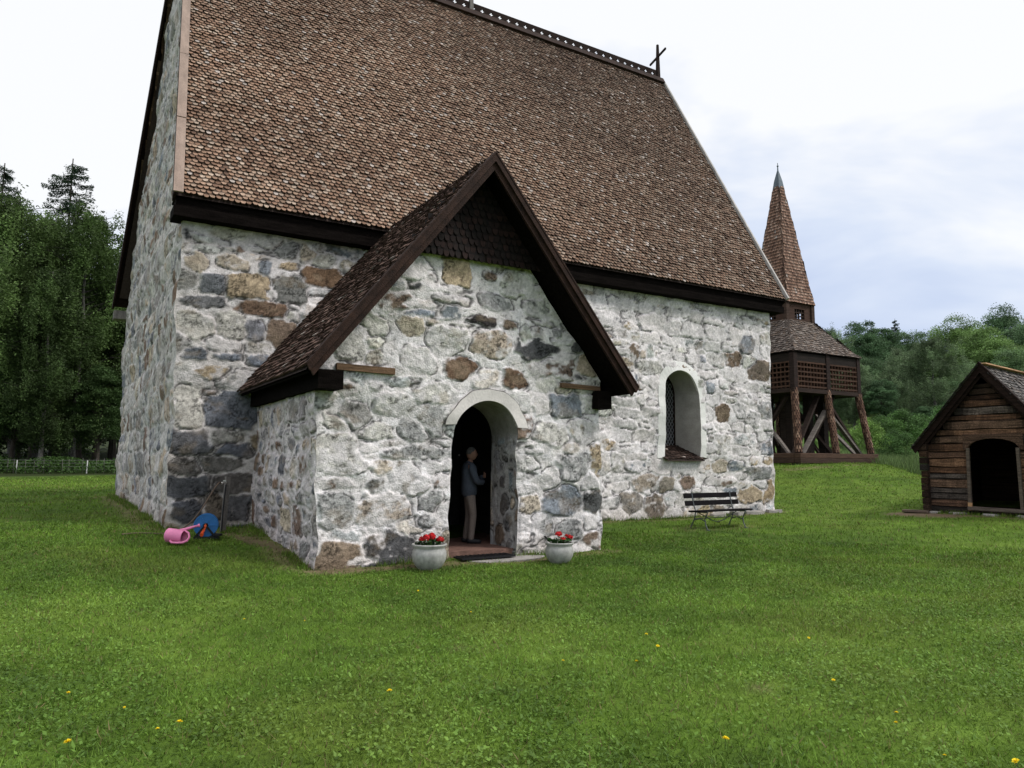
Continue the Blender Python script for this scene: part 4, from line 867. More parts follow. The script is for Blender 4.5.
# ================================================================== LOG HUT
HZ = .30
hut = tag(empty('log_hut', (HUTC[0], HUTC[1], HZ), math.atan2(-HUTN[1], -HUTN[0])), 'small weathered log hut with an arched dark doorway under a steep shingled gable roof', 'hut')
rh = random.Random(8); HWD, HD, HWT, HAP, MID = 3.0, 4.0, 1.97, 3.82, 1.5
PAL_H = [(.085, .042, .025), (.12, .062, .036), (.165, .09, .053), (.06, .032, .021), (.13, .078, .052), (.10, .056, .037), (.12, .095, .08), (.075, .06, .052)]
OP0, OP1, OPS, OPT = 1.03, 2.22, 1.72, 1.99
def arch_z(x): t = (x - (OP0 + OP1) / 2) / ((OP1 - OP0) / 2); return OPS + (OPT - OPS) * math.sqrt(max(0, 1 - t * t))
def log_face(mb, x0, x1, z0, z1, y, c, dep=.14):
    """one squared log, wavy, darker towards the gable edge and the foot"""
    n = max(2, int((x1 - x0) / .11)); xs = np.linspace(x0, x1, n + 1); V = []; F = []; w1 = rh.uniform(0, 6); w2 = rh.uniform(3, 6)
    for i, x in enumerate(xs):
        j1 = .010 * math.sin(x * w2 + w1); j2 = .010 * math.sin(x * (w2 + 1.3) + w1 * 2); yy = y + .010 * math.sin(x * 2.3 + w1) + rh.uniform(-.004, .004)
        V += [(x, yy + .024, z0 + .004 + j1), (x, yy, z0 + .016 + j1), (x, yy + .004, z1 - .018 + j2), (x, yy + .024, z1 - .004 + j2), (x, y + dep, z1), (x, y + dep, z0)]
    k0 = len(mb.c)
    for i in range(n):
        for k in range(6): F.append((i * 6 + k, i * 6 + 6 + k, i * 6 + 6 + (k + 1) % 6, i * 6 + (k + 1) % 6))
    F += [tuple(range(6)), tuple(n * 6 + k for k in reversed(range(6)))]
    mb.add(V, F, c); zm = (z0 + z1) / 2
    for i in range(n):
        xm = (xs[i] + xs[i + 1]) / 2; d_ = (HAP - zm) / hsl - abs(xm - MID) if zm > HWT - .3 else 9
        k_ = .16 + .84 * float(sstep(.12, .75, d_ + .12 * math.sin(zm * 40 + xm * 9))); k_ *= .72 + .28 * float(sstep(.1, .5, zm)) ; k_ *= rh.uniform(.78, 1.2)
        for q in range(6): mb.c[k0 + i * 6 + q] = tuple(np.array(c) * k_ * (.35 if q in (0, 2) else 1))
hsl = (HAP - HWT) / (HWD / 2); mb = MB(); z = .02
while z < HAP - .22:
    hgt = rh.uniform(.13, .24); z1 = z + hgt
    x0, x1 = 0.0, HWD
    if z1 > HWT - .04: x0 = max(0, (z1 - HWT + .05) / hsl); x1 = HWD - x0
    # logs turn darker towards the gable edge
    if x1 - x0 < .2: break
    def colr(k=1.0): c = np.array(rh.choice(PAL_H)) * rh.uniform(.75, 1.2) * k; return tuple(c)
    base = .35 if z < .15 else 1.0
    if z < OPT + .06 and z1 < OPT + .15:
        if z < OPS + .02:
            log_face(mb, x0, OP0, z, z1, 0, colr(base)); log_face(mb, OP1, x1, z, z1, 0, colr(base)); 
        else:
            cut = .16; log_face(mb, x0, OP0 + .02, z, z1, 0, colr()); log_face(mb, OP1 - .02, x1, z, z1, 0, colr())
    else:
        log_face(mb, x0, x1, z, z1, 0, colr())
    z = z1
# arched lintel board
xs = np.linspace(OP0 - .1, OP1 + .1, 26); ztop = OPT + .12; V = []; F = []
for x in xs:
    zb = arch_z(x) if OP0 < x < OP1 else OPS - .02
    V += [(x, -.03, zb), (x, -.03, ztop), (x, .1, ztop), (x, .1, zb)]
n = len(xs)
for i in range(n - 1): F += [(i * 4, i * 4 + 4, i * 4 + 5, i * 4 + 1), (i * 4 + 3, i * 4 + 7, i * 4 + 4, i * 4), (i * 4 + 1, i * 4 + 5, i * 4 + 6, i * 4 + 2)]
F += [(0, 1, 2, 3), (n * 4 - 1, n * 4 - 2, n * 4 - 3, n * 4 - 4)]
mb.add(V, F, (.085, .05, .034))
mb.build('gable_wall', M['log'], hut)
for sx, xx in ((-1, 0.0), (1, HWD)):
    z = .02; mb = MB()
    while z < HWT:
        z1 = z + .185; c = np.array(rh.choice(PAL_H)) * .33; ln = -.0 if 0 else 0
        y0 = -.14 - rh.uniform(0, .05)
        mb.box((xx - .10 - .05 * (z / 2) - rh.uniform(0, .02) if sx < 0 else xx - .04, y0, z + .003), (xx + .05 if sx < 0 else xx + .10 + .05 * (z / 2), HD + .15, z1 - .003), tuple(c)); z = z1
    mb.box((xx - .03, .05, .02), (xx + .03, HD, HWT), (.02, .014, .01))
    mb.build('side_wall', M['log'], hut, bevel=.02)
mb = MB(); mb.box((0, HD - .1, .02), (HWD, HD, HWT), (.05, .03, .02)); mb.add([(0, HD - .1, HWT), (HWD, HD - .1, HWT), (MID, HD - .1, HAP)], [(0, 1, 2)], (.05, .03, .02)); mb.box((.06, .2, .03), (HWD - .06, HD - .1, .1), (.03, .02, .015)); mb.build('back_wall', M['log'], hut)
for x in (OP0, OP1):
    mb = MB(); mb.beam((x, -.05, .18), (x + (.02 if x < 1.5 else -.02), -.05, OPS + .02), .075, .09, (.105, .082, .066), up=(0, 1, 0)); mb.build('door_jamb', M['wood_attr'], hut, bevel=.008)
mb = MB(); mb.beam((OP0 - .04, -.07, .155), (HWD - .3, -.07, .12), .16, .09, (.12, .095, .08)); mb.build('threshold', M['wood_attr'], hut, bevel=.01)
mb = MB(); mb.box((OP0 - .03, -.13, .10), (OP0 + .06, -.06, .30), (.42, .25, .13)); mb.build('repair_block', M['wood_attr'], hut)
rg = np.random.RandomState(4); hl = math.hypot(1.95, hsl * 1.95); EO = .28
zb = HAP + .10; wR = HWD / 2 + EO; za = zb - hsl * wR
EO = .28; hlv = math.hypot(wR, zb - za)
PAL_HR = np.array([(.13, .12, .115), (.17, .155, .145), (.10, .09, .085), (.21, .19, .175), (.15, .12, .10)])
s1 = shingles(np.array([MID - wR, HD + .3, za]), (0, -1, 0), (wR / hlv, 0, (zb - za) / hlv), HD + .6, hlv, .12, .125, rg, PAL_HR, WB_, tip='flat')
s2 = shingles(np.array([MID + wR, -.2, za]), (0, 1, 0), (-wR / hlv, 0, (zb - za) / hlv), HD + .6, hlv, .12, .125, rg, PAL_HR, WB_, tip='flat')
b1 = sheet([(MID - wR, -.2, za - .01), (MID - wR, HD + .3, za - .01), (MID, HD + .3, zb - .01), (MID, -.2, zb - .01)]); b2 = sheet([(MID + wR, -.2, za - .01), (MID + wR, HD + .3, za - .01), (MID, HD + .3, zb - .01), (MID, -.2, zb - .01)])
V, l, s_, t_, c_ = join_raw([s1, s2, b1, b2]); hroof = link_mesh('roof', raw_mesh('roof', V, l, s_, t_, c_, 'FACE'), M['shingle'], hut)
for sg in (-1, 1):
    ap = np.array([MID, -.24, zb]); tp = np.array([MID + sg * wR, -.24, za]); d = (tp - ap) / np.linalg.norm(tp - ap); dn = np.array([-d[2] * sg, 0, d[0] * sg]); dn = dn if dn[2] > 0 else -dn
    mb = MB(); rake_board(mb, MID, zb, hsl, wR + .02, .05, -.20, -.24, -.20, sg); rake_board(mb, MID, zb, hsl, wR + .04, .10, .051, -.26, -.08, sg)
    rake_board(mb, MID, zb, hsl, wR - .06, -.08, -.30, -.15, -.10, sg)
    mb.build('bargeboard', M['tar_wood'], hroof)
    mb = MB(); slab(mb, ap + dn * -.06 + np.array([0, .05, 0]), tp + dn * -.06 + np.array([0, .05, 0]), (0, HD + .5, 0), dn * -.03); mb.build('soffit', M['black_wood'], hroof)
mb = MB(); mb.beam((MID + .07, -.2, zb + .05), (MID + .07, HD + .3, zb + .06), .16, .03, (.50, .30, .17)); mb.build('ridge_board', M['wood_attr'], hroof)
for (x, y) in ((.1, .0), (.7, -.02), (1.5, -.05), (2.3, -.03), (2.9, 0), (.1, HD), (2.9, HD)):
    V = []; n = 8; r = rh.uniform(.2, .32); mb = MB()
    for zz, k in ((-.28, 1.0), (.0, 1.0), (.03, .8)):
        for q in range(n): t = 2 * math.pi * q / n; V.append((x + r * k * math.cos(t) * rh.uniform(.9, 1.1), y + .16 * k * math.sin(t), zz))
    mb.add(V, [(i * n + q, i * n + (q + 1) % n, i * n + n + (q + 1) % n, i * n + n + q) for i in range(2) for q in range(n)] + [tuple(2 * n + q for q in range(n))])
    mb.build('foundation_stone', M['slab'], hut)
sp_ = HUTC + HUTN * .28 + HUTR * -.2
o = MB(); o.box((-.33, -.15, 0), (.33, .15, .06), (.15, .11, .085)); o = o.build('plank_step', M['wood_attr'], None, bevel=.01); o.location = (sp_[0], sp_[1], gz(*sp_) + .015); o.rotation_euler = (0, 0, math.atan2(-HUTN[1], -HUTN[0]) + .12)
tag(o, 'worn brown plank lying on bare earth at the corner of the log hut', 'plank')

# ================================================================== BENCH
bx, by = 13.95, 13.2; bzg = gz(bx, by)
bench = tag(empty('park_bench', (bx, by, bzg), R(2)), 'black slatted park bench with grey iron legs on the grass by the church wall', 'bench')
BLN = 1.9
for (y, z, w) in ((-.24, .45, .11), (-.11, .443, .11), (.02, .437, .11)):
    mb = MB(); mb.box((-BLN / 2, y - w / 2, z - .02), (BLN / 2, y + w / 2, z + .02)); mb.build('seat_slat', M['bench_wood'], bench, bevel=.008)
for (y, z) in ((.17, .62), (.215, .80)):
    mb = MB(); mb.beam((-BLN / 2, y, z), (BLN / 2, y, z), .035, .12, up=(0, .25, 1)); mb.build('back_slat', M['bench_wood'], bench, bevel=.008)
for x in (-.68, .68):
    mb = MB()
    mb.tube([(x, .21, .88), (x, .16, .62), (x, .09, .42), (x, .13, .25), (x, .22, .10), (x, .28, -.01)], .015, 8)
    mb.tube([(x, -.29, .425), (x, -.27, .38), (x, -.20, .25), (x, -.22, .12), (x, -.29, -.01)], .015, 8); mb.tube([(x, -.30, .425), (x, .09, .41)], .018, 8)
    mb.tube([(x, -.22, .2), (x, -.05, .26), (x, .14, .22)], .014, 6); mb.box((x - .03, -.34, -.02), (x + .03, -.24, .015)); mb.box((x - .03, .23, -.02), (x + .03, .33, .015))
    mb.build('leg', M['iron'], bench, smooth=False)
mb = MB(); mb.tube([(-.68, .0, .40), (-.2, 0, .2), (0, 0, .16), (.2, 0, .2), (.68, 0, .4)], .012, 6); mb.tube([(-.68, .12, .25), (.68, .12, .25)], .01, 6); mb.build('stretcher', M['iron'], bench)

# ================================================================== FLOWER POTS AND GERANIUMS
def make_pot(loc, s, label, tint):
    root = tag(empty('flower_pot', loc), label, 'flower pot', 'flower pots beside the church door')
    mb = MB(); mb.lathe([(.0, 0), (.13, 0), (.165, .03), (.215, .09), (.25, .16), (.264, .235), (.256, .295), (.236, .33), (.238, .345), (.262, .375), (.268, .39), (.262, .402), (.243, .402), (.225, .36)], 40, cap=False)
    mb.v = [(x * s, y * s, z * s) for x, y, z in mb.v]; b = mb.build('pot_body', M['pot'], root, smooth=True)
    mb = MB(); mb.lathe([(.0, .365), (.12, .37), (.229, .36)], 30, cap=False); mb.v = [(x * s, y * s, z * s) for x, y, z in mb.v]; mb.build('soil', M['soil'], root)
    return root
def make_geranium(loc, s, heads, seed, label):
    rr = random.Random(seed); root = tag(empty('geranium', loc), label, 'flower', 'red geraniums in the pots')
    mb = MB()
    for k in range(60):
        a = rr.uniform(0, 6.28); q = .2 * math.sqrt(rr.random()); c = np.array([q * math.cos(a), q * math.sin(a), rr.uniform(.01, .09)]); r_ = rr.uniform(.025, .05)
        tx, ty = rr.uniform(-.5, .5), rr.uniform(-.5, .5); V = [c + np.array([r_ * math.cos(t), r_ * math.sin(t), r_ * (tx * math.cos(t) + ty * math.sin(t)) + .012 * math.cos(3 * t)]) for t in np.linspace(0, 6.28, 9)[:-1]]
        mb.add([v * s for v in V], [tuple(range(8))])
    mb.build('leaves', M['geranium_leaf'], root)
    mb = MB()
    for (x, y, z, r_) in heads: mb = MB(); mb.tube([(x * .6 * s, y * .6 * s, 0), (x * s, y * s, z * s)], .006, 5); mb.build('stem', M['stalk'], root)
    for (x, y, z, r_) in heads:
        mb = MB()
        for k in range(70):
            d = np.array([rr.gauss(0, 1), rr.gauss(0, 1), abs(rr.gauss(0, 1)) * .8 - .15]); d /= np.linalg.norm(d); c = np.array([x, y, z]) + d * r_ * rr.uniform(.7, 1.05)
            a = np.cross(d, [rr.random(), rr.random(), rr.random()]); a /= np.linalg.norm(a); b = np.cross(d, a); w = r_ * .38
            mb.add([(c + a * w) * s, (c + b * w * .8 + d * .006) * s, (c - a * w) * s, (c - b * w * .8 + d * .006) * s], [(0, 1, 2, 3)])
        mb.build('flower_head', M['petal'], root)
    return root
p1 = (4.86, 10.42); p2 = (7.02, 10.08)
z1, z2 = gz(*p1) - .015, gz(*p2) - .015
make_pot((p1[0], p1[1], z1), 1.0, 'larger pale glazed flower pot on the grass left of the church door', None)
make_pot((p2[0], p2[1], z2), .88, 'smaller pale glazed flower pot on the grass right of the church door', None)
make_geranium((p1[0], p1[1], z1 + .37), 1.0, [(-.07, -.06, .12, .065), (.0, -.08, .14, .06), (.05, .02, .115, .055), (.15, -.06, .08, .06), (.19, -.0, .07, .045), (-.12, .0, .10, .045)], 1, 'dense bright red geranium heads filling the pot left of the door')
make_geranium((p2[0], p2[1], z2 + .325), .9, [(-.05, -.05, .17, .06), (.02, -.08, .08, .05), (.22, -.02, .10, .055), (.19, .05, .13, .03)], 2, 'sparse red geranium with three heads in the pot right of the door')
mb = MB(); mb.tube([(7.42, 10.52, gz(7.42, 10.52) - .01), (7.30, 10.93, .33)], .016, 6); o = mb.build('stick', M['black_plastic'], None, (7.42, 10.52, 0)); o.location = (7.42, 10.52, 0)
tag(o, 'thin dark stick leaning on the porch wall behind the right flower pot', 'stick')
# door mat and flagstone before the door
mb = MB(); mb.box((-.5, -.16, 0), (.5, .16, .03))
for k in range(12): mb.box((-.46 + k * .08, -.14, .031), (-.43 + k * .08, .14, .04))
dm = mb.build('door_mat', M['black_plastic'], None); dm.location = (6.08, 10.88, gz(6.08, 10.88) + .03); tag(dm, 'dark scraper mat lying on the ground in front of the church doorway', 'mat')
mb = MB(); n = 11; rr = random.Random(2); V = []
for zz in (-.06, .03):
    for k in range(n): t = 2 * math.pi * k / n; V.append((.75 * math.cos(t) * rr.uniform(.9, 1.1), .28 * math.sin(t) * rr.uniform(.85, 1.1), zz))
mb.add(V, [tuple(range(n, 2 * n))] + [(k, (k + 1) % n, n + (k + 1) % n, n + k) for k in range(n)])
fs = mb.build('flagstone', M['slab'], None, bevel=.01); fs.location = (6.45, 10.78, gz(6.45, 10.7) - .01); tag(fs, 'flat grey flagstone sunk in the grass under the door mat', 'flagstone')

# ================================================================== HOSE REEL, TAP POST, HOSE, WATERING CAN
rx, ry = 2.20, 13.72; rz_ = gz(rx, ry)
reel = tag(empty('hose_reel', (rx, ry, rz_ + .01), YAW + R(18)), 'blue hose reel with an orange crank handle standing on the grass by the wall', 'hose reel')
def disc(mb, y0, y1, r0, r1, z, n=28):
    V = []; F = []
    for (y, r_) in ((y0, r0), (y0, r1), (y1, r1), (y1, r0)):
        for k in range(n): t = 2 * math.pi * k / n; V.append((r_ * math.cos(t), y, z + r_ * math.sin(t)))
    for i in range(4):
        for k in range(n): F.append((i * n + k, i * n + (k + 1) % n, ((i + 1) % 4) * n + (k + 1) % n, ((i + 1) % 4) * n + k))
    mb.add(V, F)
for y in (-.12, .13):
    mb = MB(); disc(mb, y, y + .018, .06, .225, .27); disc(mb, y - .01, y + .028, .205, .23, .27); disc(mb, y - .01, y + .028, .05, .075, .27)
    for k in range(6): t = k * math.pi / 3; mb.beam((.07 * math.cos(t), y, .27 + .07 * math.sin(t)), (.21 * math.cos(t), y, .27 + .21 * math.sin(t)), .03, .03, up=(0, 1, 0))
    mb.build('drum_flange', M['blue'], reel)
mb = MB()
for k in range(9): disc(mb, -.095 + k * .025, -.073 + k * .025, .05, .165 + .008 * (k % 2), .27, 20)
mb.build('wound_hose', M['blue'], reel, smooth=False)
mb = MB(); mb.tube([(0, -.21, .27), (0, .16, .27)], .025, 10); mb.beam((0, -.17, .27), (-.05, -.17, .13), .05, .03, up=(0, 1, 0)); mb.tube([(-.05, -.16, .13), (-.055, -.30, .10)], [.03, .036], 10); mb.lathe([(.0, 0), (.05, 0), (.05, .02), (0, .02)], 12, center=(0, 0, 0)) if 0 else None
mb.build('crank_handle', M['orange'], reel)
mb = MB(); mb.box((-.22, -.19, .0), (.26, -.15, .05)); mb.box((-.22, .17, 0), (.26, .21, .05)); mb.box((.12, -.15, .0), (.26, .17, .07))
for y in (-.17, .19): mb.beam((.2, y, .03), (0, y, .28), .04, .03, up=(0, 1, 0)); mb.beam((-.2, y, .03), (0, y, .28), .04, .03, up=(0, 1, 0))
mb.lathe([(0, -.02), (.09, -.02), (.09, .02), (0, .02)], 16, center=(.24, -.21, .09)); mb.build('stand', M['black_plastic'], reel)
reel.scale = (.84, .84, .84)
px_, py_ = 2.60, 14.45; pz_ = gz(px_, py_)
post = tag(empty('tap_post', (px_, py_, pz_)), 'grey wooden post with a tap leaning near the rough church wall', 'tap post')
mb = MB(); mb.beam((0, 0, -.1), (.075, .12, 1.0), .10, .05, up=(.5, -.85, 0)); mb.build('post_board', M['grey_post'], post, bevel=.005)
mb = MB(); mb.tube([(-.03, -.06, 0), (-.01, -.02, .45), (.03, .03, .86)], .014, 8); mb.build('supply_pipe', M['black_plastic'], post)
mb = MB(); mb.tube([(.04, .06, .90), (.0, .0, .91), (-.05, -.03, .90), (-.06, -.04, .87)], .015, 8); mb.box((-.03, -.03, .92), (.02, .0, .945)); mb.build('tap', M['steel'], post)
hp = [(px_ - .06, py_ - .04, pz_ + .88), (px_ - .12, py_ - .12, pz_ + .90), (px_ - .24, py_ - .2, pz_ + .74), (px_ - .42, py_ - .28, pz_ + .44), (px_ - .62, py_ - .34, pz_ + .2), (px_ - .85, py_ - .36, pz_ + .07)]
for x, y in ((1.55, 14.2), (1.35, 14.28), (1.15, 14.3), (.95, 14.22)): hp.append((x, y, gz(x, y) + .025))
fine_ = []
for i in range(len(hp) - 1):
    p0, p1_, p2_, p3 = [np.array(hp[max(0, min(len(hp) - 1, k))]) for k in (i - 1, i, i + 1, i + 2)]
    for t in np.linspace(0, 1, 6)[:-1]: fine_.append(.5 * (2 * p1_ + (p2_ - p0) * t + (2 * p0 - 5 * p1_ + 4 * p2_ - p3) * t * t + (3 * p1_ - p0 - 3 * p2_ + p3) * t ** 3))
fine_.append(np.array(hp[-1]))
mb = MB(); mb.tube(fine_, .012, 6); o = mb.build('garden_hose', M['hose'], None, hp[0], smooth=True); o.location = hp[0]; tag(o, 'brown garden hose sagging from the tap down onto the grass', 'hose')
cx0, cy0 = 1.70, 13.26; can = tag(empty('watering_can', (cx0, cy0, gz(cx0, cy0) + .01), YAW + .15), 'pink plastic watering can lying on its side in the grass', 'watering can')
can.scale = (.9, .9, .9)
mb = MB(); mb.tube([(-.19, .02, .155), (-.17, .015, .153), (.0, -.02, .135), (.12, -.05, .12)], [.10, .125, .125, .118], 24); 
mb.f = mb.f[:-1]; mb.c = mb.c[:-1]
mb.tube([(.12, -.05, .12), (.05, -.035, .128)], [.116, .10], 24, cap=False); mb.build('can_body', M['pink'], can, smooth=True)
mb = MB(); mb.tube([(-.02, .08, .20), (.10, .12, .24), (.22, .15, .28), (.30, .17, .30)], [.045, .03, .022, .02], 12); mb.tube([(.30, .17, .30), (.33, .178, .307)], [.03, .034], 12); mb.build('spout', M['pink'], can, smooth=True)
mb = MB(); mb.tube([(-.10, -.10, .06), (-.05, -.16, .035), (.05, -.18, .03), (.14, -.18, .035), (.20, -.15, .06), (.225, -.10, .12), (.20, -.06, .19), (.12, -.04, .232)], .02, 10); mb.build('handle', M['pink'], can, smooth=True)

# ================================================================== PERSON IN THE DOORWAY
per = tag(empty('person', (6.51, 12.25, .128), YAW + R(14)), 'grey-haired person in a blue-grey jacket and beige trousers standing arms folded inside the doorway', 'person')
def skin_mesh(name, chains, root_idx=0, sub=1):
    """chains: list of lists of (x,y,z,rx,ry) or an index into earlier points (int)"""
    pts = []; rad = []; edges = []; names = {}
    for ch in chains:
        prev = None
        for it in ch:
            if isinstance(it, str): prev = names[it]; continue
            nm = None
            if isinstance(it[0], str): nm, it = it[0], it[1:]
            pts.append(it[:3]); rad.append(it[3:] if len(it) > 4 else (it[3], it[3])); i = len(pts) - 1
            if nm: names[nm] = i
            if prev is not None: edges.append((prev, i))
            prev = i
    me = bpy.data.meshes.new(name); me.from_pydata(pts, edges, []); ob = bpy.data.objects.new(name, me); COL.objects.link(ob)
    ob.modifiers.new('skin', 'SKIN'); 
    if not me.skin_vertices:
        import bmesh
        bm = bmesh.new(); bm.from_mesh(me); bm.verts.layers.skin.verify(); bm.to_mesh(me); bm.free()
    sv = me.skin_vertices[0].data
    for i, r_ in enumerate(rad): sv[i].radius = r_; sv[i].use_root = (i == root_idx)
    s = ob.modifiers.new('sub', 'SUBSURF'); s.levels = s.render_levels = sub
    dg = bpy.context.evaluated_depsgraph_get(); ev = ob.evaluated_get(dg); m2 = bpy.data.meshes.new_from_object(ev)
    V = np.array([v.co[:] for v in m2.vertices]); F = [list(p.vertices) for p in m2.polygons]
    bpy.data.objects.remove(ob); bpy.data.meshes.remove(me); bpy.data.meshes.remove(m2)
    return V, F
def legs(r, foot=True):
    out_ = []
    for s in (-1, 1):
        c = ['pelvis', (0.0, s * .085, .88, r * 1.0), (.035 - .02 * s, s * .095, .50, r * .72), (-.015 - .03 * s, s * .10, .11, r * .58)]
        out_.append(c)
    return out_
arms = []
for s in (-1, 1):
    arms.append(['chest', (-.01, s * .17, 1.40, .062), (.02, s * .225, 1.30, .056), (.09, s * .235, 1.12, .047), (.20, s * .13, 1.13 + .03 * s, .040), (.265, -s * .05, 1.17 + .05 * s, .032)])
bodyV, bodyF = skin_mesh('body', [[('pelvis', 0, 0, .95, .07, .07), (.0, 0, 1.12, .09, .08), ('chest', -.01, 0, 1.32, .10, .085), ('neck', 0, 0, 1.46, .065, .065), (.015, 0, 1.55, .055, .055)]] + legs(.055) + arms, 0, 1)
MBb = MB(); MBb.add(bodyV, bodyF)
# head with face
V = []; F = []; nlat, nlon = 18, 24
for i in range(nlat + 1):
    ph = math.pi * i / nlat
    for k in range(nlon):
        th = 2 * math.pi * k / nlon; x, y, z = math.sin(ph) * math.cos(th), math.sin(ph) * math.sin(th), math.cos(ph)
        sx = .098 if x > 0 else .100; wz = .118
        X, Y, Z = x * sx, y * (.076 - .016 * max(0, -z)), z * wz
        if z < -.2 and x > 0: X += .012 * (-z)                      # chin
        nose = math.exp(-((y / .16) ** 2)) * math.exp(-(((z + .12) / .17) ** 2)) * (x > .6); X += .028 * nose
        eye = math.exp(-(((abs(y) - .38) / .15) ** 2)) * math.exp(-(((z - .08) / .1) ** 2)) * (x > .5); X -= .012 * eye
        mouth = math.exp(-((y / .3) ** 2)) * math.exp(-(((z + .46) / .05) ** 2)) * (x > .5); X -= .006 * mouth
        ear = math.exp(-(((x + .05) / .2) ** 2)) * math.exp(-(((z - .0) / .22) ** 2)) * (abs(y) > .8); Y += math.copysign(.016 * ear, y)
        V.append((X + .035, Y, Z + 1.632))
for i in range(nlat):
    for k in range(nlon): F.append((i * nlon + k, i * nlon + (k + 1) % nlon, (i + 1) * nlon + (k + 1) % nlon, (i + 1) * nlon + k))
MBb.add(V, [tuple(reversed(f)) for f in F])
for s in (-1, 1):                                              # hands: palm and five bent fingers closed on the opposite upper arm
    w = np.array([.265, -s * .05, 1.17 + .05 * s]); d = np.array([-.25, -s * .97, .12]); d /= np.linalg.norm(d); up = np.array([0, 0, 1.0]); nn_ = np.cross(d, up)
    pv = w + d * .05
    MBb.tube([w - d * .02, w + d * .03, w + d * .085], [.028, .036, .030], 10, sx=.6)
    for q, (off, ln) in enumerate(((.032, .068), (.011, .078), (-.011, .072), (-.031, .056))):
        b0 = w + d * .08 + up * off; b1 = b0 + d * ln * .45 + nn_ * -.006 * s; b2 = b1 + d * ln * .3 - nn_ * .014 * s; b3 = b2 + d * ln * .2 - nn_ * .016 * s
        MBb.tube([b0, b1, b2, b3], [.0095, .009, .008, .006], 8)
    MBb.tube([w + d * .02 + up * .03, w + d * .045 + up * .058, w + d * .075 + up * .066], [.012, .010, .008], 8)
body = MBb.build('body', M['skin'], per, smooth=True)
jV, jF = skin_mesh('jacket', [[('pelvis', -.005, 0, .80, .165, .165), (-.005, 0, .97, .17, .165), (-.01, 0, 1.14, .16, .155), ('chest', -.015, 0, 1.33, .175, .165), (-.01, 0, 1.44, .125, .125), (.01, 0, 1.50, .075, .075)]] + [[a[0]] + [tuple(p[:3]) + (p[3] + .018,) for p in a[1:]] for a in arms], 0, 1)
mb = MB(); mb.add(jV, jF); mb.build('jacket', M['jacket'], per, smooth=True)
tV, tF = skin_mesh('trousers', [[('pelvis', 0, 0, .93, .145, .115), (0, 0, .97, .14, .112)]] + [[c[0]] + [tuple(p[:3]) + (p[3] + .015,) for p in c[1:]] + [(c[-1][0], c[-1][1], .05, .066)] for c in legs(.085)], 0, 1)
mb = MB(); mb.add(tV, tF); mb.build('trousers', M['trousers'], per, smooth=True)
for s in (-1, 1):
    x0 = -.015 - .03 * s; y0 = s * .10; mb = MB()
    mb.tube([(x0 - .07, y0, .045), (x0 - .03, y0, .052), (x0 + .06, y0 + s * .008, .045), (x0 + .14, y0 + s * .015, .036), (x0 + .19, y0 + s * .018, .03)], [.036, .048, .047, .044, .026], 12)
    mb.v = [(x, y, max(z, 0.0)) for x, y, z in mb.v]; mb.build('shoe', M['shoe'], per, smooth=True)
mb = MB(); V2 = []; 
for i in range(8):
    ph = math.pi * .52 * i / 7
    for k in range(nlon):
        th = 2 * math.pi * k / nlon; x, y, z = math.sin(ph) * math.cos(th), math.sin(ph) * math.sin(th), math.cos(ph)
        lim = .55 if x < .3 else 1.0
        V2.append((x * .106 + .028, y * .083, max(z, -.25 if x < -.1 else .30 if x < .45 else .62) * .126 + 1.634))
mb.add(V2, [(i * nlon + k, (i + 1) * nlon + k, (i + 1) * nlon + (k + 1) % nlon, i * nlon + (k + 1) % nlon) for i in range(7) for k in range(nlon)]); mb.build('hair', M['hair'], per, smooth=True)
# ================================================================== GROUND
def axis(lo, hi, fine_lo, fine_hi, step):
    a = list(np.arange(fine_lo, fine_hi + 1e-6, step)); s = step; x = fine_hi
    while x < hi: s *= 1.18; x += s; a.append(x)
    s = step; x = fine_lo; b = []
    while x > lo: s *= 1.18; x -= s; b.append(x)
    return np.array(b[::-1] + a)
ax_ = axis(-700, 900, -10, 34, .16); ay_ = axis(-300, 1100, -1, 30, .16)
GX, GY = np.meshgrid(ax_, ay_, indexing='ij'); gx_, gy_ = GX.ravel(), GY.ravel()
GZ = tz(gx_, gy_)
gc = lawn_col(gx_, gy_) * .66
dd_ = dirt(gx_, gy_)[:, None]
soil = np.array([.17, .125, .08]) * (.7 + .6 * fbm(gx_ * 4, gy_ * 4, 90, 3))[:, None]
far = sstep(30, 60, np.hypot(gx_, gy_))[:, None]
gc = gc * (1 - far) + (np.array([.062, .105, .022]) * (.75 + .5 * fbm(gx_ * .15, gy_ * .15, 91, 4))[:, None]) * far
wood = (sstep(46.5, 50, gy_ - .0) * (gx_ < 15))[:, None] * .85
gc = gc * (1 - wood) + np.array([.018, .022, .009]) * wood
gc = gc * (1 - dd_) + soil * dd_
na, nb = len(ax_), len(ay_); i, j = np.meshgrid(np.arange(na - 1), np.arange(nb - 1), indexing='ij'); a = (i * nb + j).ravel()
M['ground'] = mat('lawn_ground', attr='Col', rough=.95, grain=(2.5, 2.5, 2.5), var=.3, fine=24, bump=.5, spec=.1, bdist=.04)
g = link_mesh('ground', quad_mesh('ground', np.stack([gx_, gy_, GZ], 1), np.stack([a, a + nb, a + nb + 1, a + 1], 1), gc, 'POINT', True), M['ground'])
tag(g, 'rising green lawn and meadow around the church', 'ground', kind='structure')

